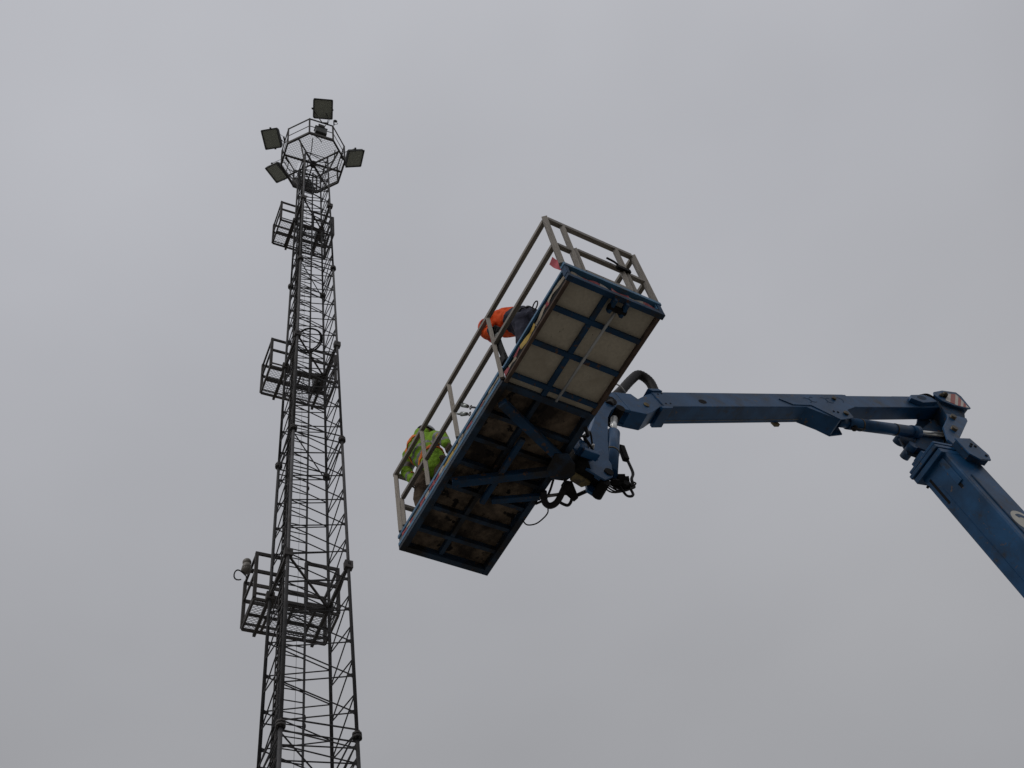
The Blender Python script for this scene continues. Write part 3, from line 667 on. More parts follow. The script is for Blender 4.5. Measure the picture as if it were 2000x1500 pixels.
MB().tube(hose, hr, 14).build('corrugated_hose', 'hose_rubber', lift)
MB().tube([plane(1.30, 0.03, 1.93), plane(1.312, 0.03, 2.01)], 0.085, 12).build('hose_socket', 'greasy_steel', hd)
MB().tube(spline([plane(0.60, 0.09, 2.05), plane(0.70, 0.11, 1.97), plane(0.76, 0.09, 1.90)], 5), 0.010, 5).build('hose_tie', 'rod_steel', hd)
# --- levelling link and its cylinder
lk = MB()
poly = [(0.20, 1.31), (0.34, 1.56), (0.48, 1.56), (0.50, 1.42), (0.40, 1.30), (0.31, 1.12), (0.185, 0.61), (0.11, 0.20), (0.05, -0.10), (-0.06, -0.20), (-0.15, -0.14), (-0.08, 0.41), (-0.045, 0.66), (0.09, 0.98)]
lk.prism(poly, plane, 0.085, 0.125); lk.prism(poly, plane, -0.125, -0.085)
lk.prism([(-0.04, 0.66), (0.0, 0.66), (-0.07, 0.10), (-0.11, 0.10)], plane, -0.084, 0.084); lk.prism([(0.18, 1.2), (0.23, 1.2), (0.0, 0.67), (-0.04, 0.67)], plane, -0.084, 0.084)
lk = lk.build('levelling_link', BP, lift, bevel=0.006)
MB().prism([(0.03, 0.36), (-0.04, 0.30), (-0.07, 0.12), (-0.24, 0.06), (-0.27, -0.10), (-0.06, -0.22), (0.06, -0.12), (0.10, 0.12)], plane, 0.127, 0.15).build('foot_plate', BP, lk, bevel=0.006)
MB().tube([plane(0.02, -0.17, -0.06), plane(0.02, 0.165, -0.06)], 0.055, 14).build('foot_pin', 'greasy_steel', lk)
MB().tube([plane(-0.04, -0.10, -0.20), plane(-0.04, 0.12, -0.20)], 0.06, 12).build('foot_pin', 'greasy_steel', lk)
lc = MB().tube([plane(0.11, 0.06, 0.05), plane(0.352, 0.06, 0.895), plane(0.36, 0.06, 0.925)], [0.086, 0.086, 0.06], 18).build('levelling_cylinder', BP, lift)
MB().tube([plane(0.355, 0.06, 0.91), plane(0.455, 0.06, 1.24)], 0.043, 14).build('piston_rod', 'chrome', lc)
MB().tube([plane(0.226, 0.06, 0.455), plane(0.234, 0.06, 0.483)], 0.0905, 18).build('clamp_band', 'pin_steel', lc)
MB().box(plane(0.44, 0.02, 0.60), hv * 0.035, nv * 0.03, zv * 0.13).build('valve_block', 'greasy_steel', lc, bevel=0.008)
MB().tube(spline([plane(0.46, 0.02, 0.47), plane(0.47, 0.02, 0.25), plane(0.42, 0.02, 0.12), plane(0.40, 0.02, 0.0), plane(0.30, 0.02, -0.04)], 6), 0.018, 6).build('hose', 'hose_rubber', lc)
rnd = random.Random(5)
for k in range(9):
    c_ = plane(0.10 + 0.30 * rnd.random(), 0.06 * rnd.random(), -0.08 + 0.15 * rnd.random()); q_ = Quaternion((rnd.random(), rnd.random(), rnd.random()), rnd.random() * 3)
    if k % 2: MB().box(c_, q_ @ Vector((0.045, 0, 0)), q_ @ Vector((0, 0.032, 0)), q_ @ Vector((0, 0, 0.05))).build('valve_block', 'greasy_steel', lc, bevel=0.008)
    else: MB().tube([c_ - q_ @ Vector((0.06, 0, 0)), c_ + q_ @ Vector((0.06, 0, 0))], [0.036, 0.028], 8).build('hose_fitting', 'greasy_steel', lc)
for k in range(5):
    p_ = plane(0.30 + 0.1 * rnd.random(), 0.03, 0.02 * k); pts = [p_, p_ + hv * 0.05 * rnd.random() - zv * 0.10 * rnd.random(), plane(0.10 + 0.05 * k, 0.0, -0.20 + 0.03 * k), plane(-0.06, 0.02, -0.08 + 0.03 * k), plane(-0.22, 0.0, 0.02 + 0.05 * k)]
    MB().tube(spline(pts, 6), 0.010, 6).build('hose', 'hose_rubber', lc)
MB().tube(spline([plane(0.22, 0.02, -0.08), plane(0.27, 0.02, -0.22), plane(0.36, 0.02, -0.18), plane(0.35, 0.02, -0.05)], 6), 0.016, 6).build('hose', 'hose_rubber', lc)
# --- carrier far below the picture: turntable, chassis and wheels
def wv(x, y, z): return hv * x + nv * y + zv * z
MB().tube([wv(0, 0, 1.15), wv(0, 0, 1.55)], 1.0, 24).build('turntable', BP, lift)
for sgn in (-1, 1): MB().prism([(-0.5, 1.5), (0.7, 1.5), (0.45, 2.5), (-0.35, 2.5)], lambda a, y, t: wv(a, y, t), sgn * 0.36 - 0.04, sgn * 0.36 + 0.04).build('boom_mount', BP, lift, bevel=0.01)
MB().box(wv(0.6, 0, 0.9), hv * 2.6, nv * 1.15, zv * 0.25).build('chassis', BP, lift, bevel=0.04)
for x in (-1.3, 2.5):
    for y in (-1.2, 1.2):
        wh = MB().tube([wv(x, y - 0.19, 0.55), wv(x, y + 0.19, 0.55)], 0.55, 28).build('wheel', 'tyre', lift, bevel=0.04)
        MB().tube([wv(x, y - 0.2, 0.55), wv(x, y + 0.2, 0.55)], 0.27, 20).build('rim', 'emblem_white', wh)

# ------------------------------------------------------------------ the work basket
OB = Vector((-1.68218, 8.40132, BZ)); yw = -0.869558
bu = Vector((math.cos(yw), math.sin(yw), 0)); bv = Vector((-math.sin(yw), math.cos(yw), 0))
def bk(u, v, z): return OB + bu * u + bv * v + zv * z - BASE
def bkw(u, v, z): return OB + bu * u + bv * v + zv * z
LB, WB, UJ = 3.817, 1.126, 2.47
BF, BD, RM = 'blue_frame', 'blue_board', 'rail_metal'
def kbox(u0, u1, v0, v1, z0, z1): return fbox(MB(), bk, u0, u1, v0, v1, z0, z1)
bsk = MB()                                            # main perimeter tubes, four sides
fbox(bsk, bk, 0.0, UJ, 0.0, 0.075, 0.0, 0.055); fbox(bsk, bk, 0.0, UJ, WB - 0.075, WB, 0.0, 0.055)
fbox(bsk, bk, 0.0, 0.075, 0.0755, WB - 0.0755, 0.001, 0.055); fbox(bsk, bk, UJ - 0.075, UJ, 0.0755, WB - 0.0755, 0.001, 0.055)
bsk = bsk.build('basket', 'blue_grimy', lift, bevel=0.004)
kbox(0.002, UJ - 0.002, -0.004, 0.055, 0.0555, 0.105).build('lower_flange', BD, bsk, bevel=0.004)
kbox(0.004, UJ - 0.004, 0.012, 0.050, 0.1052, 0.186).build('toe_board', 'board_grey', bsk)
kbox(0.0, UJ, -0.003, 0.055, 0.1862, 0.232).build('upper_flange', BD, bsk, bevel=0.004)
kbox(0.004, UJ - 0.004, WB - 0.05, WB - 0.012, 0.0555, 0.23).build('toe_board', BD, bsk)
kbox(-0.003, 0.055, 0.056, WB - 0.051, 0.0555, 0.23).build('toe_board', BD, bsk)
for (a0, a1, b0, b1) in ((0.056, UJ - 0.001, 0.0555, 0.0755), (0.056, UJ - 0.001, WB - 0.0755, WB - 0.0505), (0.0556, 0.0755, 0.0757, WB - 0.0757), (UJ - 0.0755, UJ - 0.001, 0.0757, WB - 0.0757)):
    kbox(a0, a1, b0, b1, 0.0553, 0.118).build('deck_ledger', 'blue_grimy', bsk)
# extension deck frame
kbox(UJ + 0.001, LB, 0.020, 0.060, 0.0, 0.030).build('extension_edge', 'rust_edge', bsk, bevel=0.003)
kbox(UJ + 0.001, LB, WB - 0.045, WB, 0.0, 0.10).build('extension_edge', 'rust_edge', bsk, bevel=0.003)
kbox(UJ - 0.05, LB, 0.015, 0.045, 0.196, 0.232).build('extension_toe_rail', BD, bsk, bevel=0.004)
kbox(UJ + 0.001, LB - 0.05, 0.052, 0.058, 0.032, 0.23).build('extension_gap_shade', 'hole_shade', bsk)  # near-black sheet behind the open gap, its colour stands for the shade inside
kbox(UJ + 0.001, LB, WB - 0.045, WB - 0.015, 0.101, 0.232).build('extension_toe_rail', BD, bsk)
kbox(LB - 0.05, LB + 0.02, -0.012, WB + 0.03, 0.192, 0.242).build('end_flange', BD, bsk, bevel=0.004)
kbox(LB - 0.05, LB + 0.012, 0.0, WB + 0.02, -0.012, 0.045).build('end_flange', BF, bsk, bevel=0.004)
kbox(LB - 0.045, LB - 0.038, 0.03, WB - 0.03, 0.046, 0.19).build('end_gap_shade', 'hole_shade', bsk)  # shade between the two end flanges, painted as a near-black sheet
kbox(LB - 0.05, LB + 0.012, -0.005, 0.035, 0.0455, 0.1915).build('end_bracket', BF, bsk); kbox(LB - 0.05, LB + 0.012, WB - 0.03, WB + 0.015, 0.0455, 0.1915).build('end_bracket', BF, bsk)
# deck boards, seen from below between the cross bars
def deck(u0, u1, v0, v1, z0, m): return kbox(u0, u1, v0, v1, z0, z0 + 0.018).build('deck_panel', m, bsk)
ebars = [2.575, 3.01, 3.44]; lv = 0.485
eu = [UJ + 0.001] + ebars + [LB - 0.052]
for i in range(4):
    for (v0, v1) in ((0.061, lv), (lv, WB - 0.046)):
        deck(eu[i] + 0.002, eu[i + 1] - 0.002, v0 + 0.002, v1 - 0.002, 0.040 + random.uniform(0, 0.006), 'plywood')
for x in ebars: kbox(x - 0.028, x + 0.028, 0.0605, WB - 0.0455, 0.004, 0.0395).build('cross_bar', BF, bsk, bevel=0.003)
for i in range(4): kbox(eu[i] + (0.029 if i else 0.001), eu[i + 1] - (0.029 if i < 3 else 0.001), lv - 0.028, lv + 0.028, 0.006, 0.0395).build('centre_bar', BF, bsk, bevel=0.003)
mbars = [0.345, 0.685, 1.02, 1.36, 1.70, 2.04]
mu = [0.076] + mbars + [UJ - 0.076]
for i in range(7):
    for (v0, v1) in ((0.0765, lv), (lv, WB - 0.0765)):
        deck(mu[i] + 0.002, mu[i + 1] - 0.002, v0 + 0.002, v1 - 0.002, 0.095 + random.uniform(0, 0.006), 'plywood_dirty')
for x in mbars: kbox(x - 0.026, x + 0.026, 0.0762, WB - 0.0762, 0.022, 0.0945).build('cross_bar', 'blue_grimy', bsk, bevel=0.003)
for i in range(7): kbox(mu[i] + (0.027 if i else 0.001), mu[i + 1] - (0.027 if i < 6 else 0.001), lv - 0.026, lv + 0.026, 0.028, 0.0945).build('centre_bar', 'blue_grimy', bsk, bevel=0.003)
# the fork under the main deck that joins it to the levelling link
def arm(u0, v0, u1, v1, w, z0, z1, name='fork_arm', m=BF):
    mb = MB(); mb.beam(bk(u0, v0, (z0 + z1) / 2), bk(u1, v1, (z0 + z1) / 2), w, z1 - z0); return mb.build(name, m, bsk, bevel=0.006)
arm(2.26, 0.10, 1.80, 1.16, 0.10, -0.085, -0.002); arm(1.12, 0.10, 1.74, 1.16, 0.095, -0.083, -0.003)
arm(1.93, 0.535, 0.98, 0.535, 0.06, -0.058, -0.004, 'fork_tie'); arm(1.05, 0.62, 1.30, 1.10, 0.07, -0.06, -0.006, 'fork_tie')
MB().prism([(1.92, 0.92), (1.98, 1.05), (1.88, 1.20), (1.76, 1.27), (1.64, 1.22), (1.60, 1.05), (1.70, 0.94)], lambda a, y, t: bk(a, t, y), -0.10, -0.086).build('fork_plate', 'blue_grimy', bsk, bevel=0.005)
rot = MB().tube([bk(1.77, 1.36, -0.08), bk(1.77, 1.36, 0.42)], 0.12, 18).build('rotator', 'greasy_steel', bsk)
MB().prism([(1.78, 1.24), (1.75, 1.42), (1.73, 1.49), (1.69, 1.50), (1.62, 1.43), (1.66, 1.26)], lambda a, y, t: bk(a, t, y), -0.10, -0.052).build('rotator_flange', 'yellow_lug', bsk, bevel=0.015)
MB().prism([(1.86, 1.30), (1.87, 1.60), (1.68, 1.62), (1.66, 1.30)], lambda a, y, t: bk(a, t, y), -0.05, 0.06).build('rotator_bracket', 'greasy_steel', bsk, bevel=0.01)
MB().box(bk(1.95, 1.28, 0.15), bu * 0.06, bv * 0.06, zv * 0.08).build('valve_block', BP, bsk, bevel=0.01)
MB().tube([bk(2.02, 1.42, 0.20), bk(1.86, 1.48, 0.18)], 0.016, 6).build('hydraulic_pipe', 'rod_steel', bsk)
MB().tube([bk(1.95, 1.38, 0.10), bk(1.80, 1.52, 0.10)], 0.02, 6).build('hydraulic_pipe', 'greasy_steel', bsk)
MB().box(bk(1.60, 1.24, -0.13), bu * 0.05, bv * 0.03, zv * 0.035).build('hose_clamp', 'greasy_steel', bsk, bevel=0.01)
MB().prism([(1.62, 1.22), (1.64, 1.31), (1.49, 1.47), (1.42, 1.45), (1.48, 1.30), (1.54, 1.22)], lambda a, y, t: bk(a, t, y), -0.11, -0.05).build('hose_bracket', 'greasy_steel', bsk, bevel=0.01)
MB().tube([bk(1.46, 1.43, -0.07), bk(1.66, 1.60, -0.05)], 0.022, 8).build('brace_rod', 'greasy_steel', bsk)
MB().tube([bk(1.30, 1.08, -0.05), bk(1.47, 1.34, -0.06)], 0.020, 6).build('brace_rod', 'board_grey', bsk)
for pts, r_ in (([bk(1.40, 1.08, -0.06), bk(1.33, 1.12, -0.09), bk(1.28, 1.17, -0.10), bk(1.28, 1.23, -0.11), bk(1.36, 1.275, -0.10), bk(1.56, 1.26, -0.08)], 0.038),
                ([bk(1.36, 1.26, -0.08), bk(1.34, 1.36, -0.09), bk(1.345, 1.43, -0.08), bk(1.44, 1.415, -0.08), bk(1.55, 1.32, -0.07)], 0.018),
                ([bk(1.56, 1.12, -0.03), bk(1.42, 1.155, -0.04), bk(1.30, 1.16, -0.05), bk(1.18, 1.11, -0.02)], 0.014),
                ([bk(1.25, 1.21, -0.10), bk(1.16, 1.27, -0.07), bk(1.06, 1.28, -0.05), bk(0.95, 1.24, -0.05), bk(0.89, 1.16, -0.04), bk(0.90, 1.10, 0.0)], 0.008),
                ([bk(2.30, 1.10, -0.01), bk(2.15, 1.25, 0.12), bk(2.05, 1.30, 0.25), bk(1.97, 1.36, 0.15)], 0.022)):
    MB().tube(spline(pts, 8), r_, 8).build('hydraulic_hose', 'hose_rubber', bsk)
rnd = random.Random(11)
for k in range(6):
    pts = [bk(2.25 - 0.1 * k, 1.12, 0.02), bk(2.16 - 0.08 * k + rnd.uniform(-.05, .05), 1.25, 0.10 + rnd.uniform(-.1, .2)), bk(2.05 - 0.05 * k, 1.40, 0.22 + rnd.uniform(-.15, .15)), bk(1.88 + rnd.uniform(-.05, .05), 1.50, 0.15 + 0.06 * k)]
    MB().tube(spline(pts, 6), 0.011 + 0.004 * (k % 2), 6).build('hydraulic_hose', 'hose_rubber', bsk)
MB().box(bk(1.98, 1.36, 0.04), bu * 0.05, bv * 0.10, zv * 0.03).build('hose_manifold', BP, bsk, bevel=0.008)
# tool rod clipped under the extension and its end bracket
MB().tube([bk(3.70, 0.635, -0.035), bk(2.49, 0.622, -0.035)], 0.016, 8).build('measuring_rod', 'rod_steel', bsk)
kbox(3.64, 3.80, 0.54, 0.58, -0.075, 0.0035).build('rod_bracket', BF, bsk, bevel=0.008); kbox(3.64, 3.80, 0.68, 0.72, -0.075, 0.0035).build('rod_bracket', BF, bsk, bevel=0.008)
MB().tube([bk(3.70, 0.53, -0.045), bk(3.70, 0.73, -0.045)], 0.035, 10).build('rod_pin', 'greasy_steel', bsk)
# guard rails
TW = 0.047
def rail(p, q, name='guard_rail', w=TW, h=TW): return sqbar(name, bk(*p), bk(*q), w, h, RM, bsk)
ZT, ZM = 1.262, 0.70
posts = [0.075, 0.79, 1.51, 2.475]
for u_ in posts: rail((u_, 0.005, 0.233 if u_ < 2.4 else 0.05), (u_, 0.005, ZT - 0.024), 'guard_post')
rail((LB - 0.02, 0.0, 0.243), (LB - 0.02, 0.0, ZT + 0.02), 'guard_post', 0.06, 0.06)
rail((LB - 0.02, WB, 0.243), (LB - 0.02, WB, ZT + 0.02), 'guard_post', 0.06, 0.06)
rail((0.05, 0.003, ZT), (LB - 0.051, 0.003, ZT)); 
pu = posts + [LB - 0.02]
for a_, b_ in zip(pu[:-1], pu[1:]): rail((a_ + (0.12 if a_ < 0.1 else 0.0245), 0.005, ZM), (b_ - 0.0245 - (0.006 if b_ > 3 else 0), 0.005, ZM))
rail((0.172, 0.005, 0.233), (0.172, 0.005, ZM - 0.0), 'guard_post', 0.042, 0.042)
# far side rails
for u_ in (0.075, 0.9, 1.7, 2.475): rail((u_, WB - 0.005, 0.233), (u_, WB - 0.005, ZT - 0.024), 'guard_post')
rail((0.05, WB - 0.003, ZT), (LB - 0.051, WB - 0.003, ZT)); rail((0.1, WB - 0.003, ZM), (LB - 0.051, WB - 0.003, ZM))
# both ends
rail((0.073, 0.03, ZT - 0.004), (0.073, WB - 0.03, ZT - 0.004)); rail((0.073, 0.03, ZM), (0.073, WB - 0.03, ZM))
ue = LB - 0.02
rail((ue, 0.031, ZT + 0.008), (ue, WB - 0.031, ZT + 0.008), 'end_rail', 0.05, 0.058)
for v_ in (0.21, 0.885): rail((ue, v_, 0.243), (ue, v_, ZT - 0.022), 'end_post', 0.05, 0.055)
rail((ue, 0.031, ZM - 0.02), (ue, 0.184, ZM - 0.02), 'end_rail'); rail((ue, 0.911, ZM + 0.0), (ue, WB - 0.031, ZM), 'end_rail')
gz0, gz1 = 0.27, 0.745
gt = rail((ue + 0.004, 0.262, gz0), (ue + 0.004, 0.262, gz1 + 0.02), 'gate_stile', 0.042, 0.045)
rail((ue + 0.004, 0.283, gz1), (ue + 0.004, 0.858, gz1), 'gate_rail'); rail((ue + 0.004, 0.283, gz0 + 0.02), (ue + 0.004, 0.814, gz0 + 0.02), 'gate_rail')
rail((ue + 0.004, 0.835, gz0), (ue + 0.004, 0.835, gz1 - 0.024), 'gate_stile', 0.042, 0.045)
MB().box(bk(ue + 0.035, 0.83, gz1 - 0.03), bu * 0.02, bv * 0.085, zv * 0.03).build('gate_latch', 'greasy_steel', bsk, bevel=0.006)
MB().tube(spline([bk(ue + 0.05, 0.63, gz1 + 0.05), bk(ue + 0.05, 0.72, gz1 + 0.03), bk(ue + 0.05, 0.755, gz1 - 0.01)], 4), 0.012, 6).build('latch_handle', 'greasy_steel', bsk)
# peeling tape: wavy strips with real thickness along the toe boards
def tape(u0, u1, zc, w, m, side_v=0.0, amp=0.012, wav=9.0, seed=1, end=False):
    rnd = random.Random(seed); n_ = max(4, int(abs(u1 - u0) / 0.03)); a_ = []; b_ = []
    ph = rnd.uniform(0, 6)
    for i in range(n_ + 1):
        s = i / n_; u_ = u0 + (u1 - u0) * s
        off = side_v - 0.004 - amp * (0.5 + 0.5 * math.sin(wav * u_ * 3 + ph)); ww = w * (0.75 + 0.25 * math.sin(u_ * 23 + ph) + rnd.uniform(-.12, .12))
        zz = zc + 0.010 * math.sin(u_ * 11 + ph)
        if end:
            a_.append((bk(LB - 0.036 - off, u_, zz - ww / 2), bk(LB - 0.030 - off + amp * .6, u_, zz + ww / 2)))
        else: a_.append((bk(u_, off, zz - ww / 2), bk(u_, off * 0.6, zz + ww / 2)))
    nrm = (bu if end else -bv) * 0.0022
    vs = []; fs = []
    for p, q in a_: vs += [p, q, p + nrm, q + nrm]
    for i in range(n_):
        k = 4 * i; fs += [(k, k + 1, k + 5, k + 4), (k + 2, k + 6, k + 7, k + 3), (k, k + 4, k + 6, k + 2), (k + 1, k + 3, k + 7, k + 5)]
    fs += [(0, 2, 3, 1), (4 * n_, 4 * n_ + 1, 4 * n_ + 3, 4 * n_ + 2)]
    return MB().add(vs, fs).build('tape_strip', m, bsk)
i = 0
for (u0, u1, m, w) in ((0.10, 0.22, 'tape_red', 0.06), (0.22, 0.30, 'tape_white', 0.055), (0.30, 0.38, 'tape_red', 0.05), (0.56, 0.69, 'tape_red', 0.075),
                       (0.69, 0.78, 'tape_white', 0.07), (0.80, 0.93, 'tape_red', 0.07), (0.94, 1.04, 'tape_red', 0.06), (1.04, 1.15, 'tape_white', 0.06),
                       (1.14, 1.48, 'tape_yellow', 0.062), (1.50, 1.62, 'tape_beige', 0.05), (1.70, 1.82, 'tape_red', 0.045), (2.02, 2.10, 'tape_red', 0.025), (2.2, 2.42, 'tape_beige', 0.04)):
    i += 1; tape(u0, u1, 0.145, w, m, 0.012, 0.004, 6, i)
for (u0, u1, m, w, zc, am) in ((2.52, 2.62, 'tape_red', 0.07, 0.075, 0.01), (2.62, 2.76, 'tape_beige', 0.05, 0.06, 0.02), (2.72, 2.86, 'tape_red', 0.05, 0.085, 0.02), (2.86, 3.16, 'tape_yellow', 0.07, 0.085, 0.012),
                           (3.16, 3.40, 'tape_beige', 0.055, 0.08, 0.02), (3.36, 3.46, 'tape_red', 0.05, 0.105, 0.02), (3.44, 3.76, 'tape_beige', 0.05, 0.09, 0.02), (3.55, 3.62, 'tape_red', 0.03, 0.12, 0.02)):
    i += 1; tape(u0, u1, zc, w, m, 0.03, am, 5, i)
for (v0, v1, m, w, zc) in ((0.06, 0.22, 'tape_beige', 0.045, 0.10), (0.20, 0.42, 'tape_red', 0.06, 0.095), (0.40, 0.56, 'tape_white', 0.05, 0.09), (0.54, 0.74, 'tape_red', 0.06, 0.10), (0.72, 0.92, 'tape_white', 0.045, 0.10), (0.90, 1.08, 'tape_red', 0.055, 0.095)):
    i += 1; tape(v0, v1, zc, w, m, 0.0, 0.016, 8, i, True)

# ------------------------------------------------------------------ people
def capsule(mb, p, q, r1, r2, seg=10):
    p, q = Vector(p), Vector(q); d = (q - p)
    if d.length < 1e-4: return mb.ball(p, r1, seg, 8)
    d.normalize(); pts = []; rs = []
    for i in range(5):
        t = math.pi / 2 * i / 4; pts.append(p - d * r1 * math.cos(t)); rs.append(max(0.002, r1 * math.sin(t)))
    for i in range(5):
        t = math.pi / 2 * i / 4; pts.append(q + d * r2 * math.sin(t)); rs.append(max(0.002, r2 * math.cos(t)))
    return mb.tube(pts, rs, seg)
def organic(name, caps, mats, parent, vox=0.013, smooth=6, wrinkle=0.0, wscale=9.0, balls=(), pick=None, extra=None):
    """tapered limbs and masses fused into ONE continuous skin by a voxel remesh, smoothed, with cloth folds"""
    mb = MB()
    for c in caps: capsule(mb, *c)
    for c, r_, sq in balls: mb.ball(c, r_, 14, 10, sq)
    if extra: extra(mb)
    tmp = bpy.data.objects.new('tmp', mb.mesh('tmp', mats)); C.objects.link(tmp)
    rm = tmp.modifiers.new('r', 'REMESH'); rm.mode = 'VOXEL'; rm.voxel_size = vox; rm.use_smooth_shade = True
    if smooth:
        sm = tmp.modifiers.new('s', 'SMOOTH'); sm.iterations = smooth; sm.factor = 0.5
    dg = bpy.context.evaluated_depsgraph_get(); ev = tmp.evaluated_get(dg)
    me = bpy.data.meshes.new_from_object(ev); me.name = name
    bpy.data.objects.remove(tmp)
    if wrinkle:
        nr = [v.normal.copy() for v in me.vertices]
        for v, n_ in zip(me.vertices, nr):
            c = v.co
            k = noise.noise(Vector((c.x * wscale, c.y * wscale, c.z * wscale * 0.55))) + 0.6 * noise.noise(Vector((c.x * wscale * 2.2 + 5, c.y * wscale * 2.2, c.z * wscale * 1.3)))
            ridge = 1 - abs(k) * 2.2
            v.co = c + n_ * wrinkle * max(-0.8, min(1.0, ridge))
    me.materials.clear()
    for x in (mats if isinstance(mats, (list, tuple)) else [mats]): me.materials.append(MATS[x])
    for p in me.polygons:
        p.use_smooth = True
        p.material_index = pick(p.center) if pick else 0
    o = bpy.data.objects.new(name, me); C.objects.link(o); o.parent = parent
    return o
def band(name, src, test, off, m, parent):
    """a webbing strap: the skin's own faces lifted off and given thickness"""
    me = src.data; vs = {}; fs = []
    for p in me.polygons:
        if test(p.center, p.normal): fs.append(list(p.vertices))
    idx = sorted({i for f in fs for i in f}); mp_ = {j: k for k, j in enumerate(idx)}
    n_ = len(idx)
    if not n_: return None
    V = [tuple(me.vertices[j].co + me.vertices[j].normal * off) for j in idx] + [tuple(me.vertices[j].co - me.vertices[j].normal * 0.003) for j in idx]
    F = [[mp_[i] for i in f] for f in fs] + [[mp_[i] + n_ for i in reversed(f)] for f in fs]
    ed = {}
    for f in fs:
        for a, b in zip(f, f[1:] + f[:1]): ed.setdefault((min(a, b), max(a, b)), []).append((a, b))
    for k, l in ed.items():
        if len(l) == 1: a, b = l[0]; F.append([mp_[b], mp_[a], mp_[a] + n_, mp_[b] + n_])
    nm = bpy.data.meshes.new(name); nm.from_pydata(V, [], F); nm.materials.append(MATS[m]); nm.update()
    for p in nm.polygons: p.use_smooth = True
    o = bpy.data.objects.new(name, nm); C.objects.link(o); o.parent = parent
    return o
def hand_caps(wrist, tip_dir, palm_n, side_d, curl=0.6, s=1.0):
    """palm and five curled fingers as tapered chains"""
    w = Vector(wrist); d = Vector(tip_dir).normalized(); n_ = Vector(palm_n).normalized(); sd_ = Vector(side_d).normalized(); caps = []
    base = w + d * 0.085 * s
    for k in range(4):
        off = sd_ * (k - 1.5) * 0.021 * s
        caps.append((w + off * 0.6, base + off, 0.017 * s, 0.014 * s))
        L = (0.036, 0.042, 0.039, 0.030)[k] * s; p = base + off; dd = d.copy()
        for j in range(3):
            ax = sd_; dd = Quaternion(ax, -curl * (0.7 + 0.3 * j) if dd.cross(n_).dot(sd_) < 0 else curl * (0.7 + 0.3 * j)) @ dd
            q = p + dd * L * (1 - 0.18 * j); caps.append((p, q, (0.0105 - 0.001 * j) * s, (0.0098 - 0.001 * j) * s)); p = q
    t0 = w + d * 0.03 * s - sd_ * 0.034 * s; t1 = t0 + (d * 0.6 - sd_ * 0.5 + n_ * 0.5).normalized() * 0.045 * s; t2 = t1 + (d * 0.8 + n_ * 0.6).normalized() * 0.034 * s
    caps += [(w + d * 0.015 * s - sd_ * 0.015 * s, t0, 0.016 * s, 0.014 * s), (t0, t1, 0.0135 * s, 0.012 * s), (t1, t2, 0.0115 * s, 0.010 * s)]
    return caps

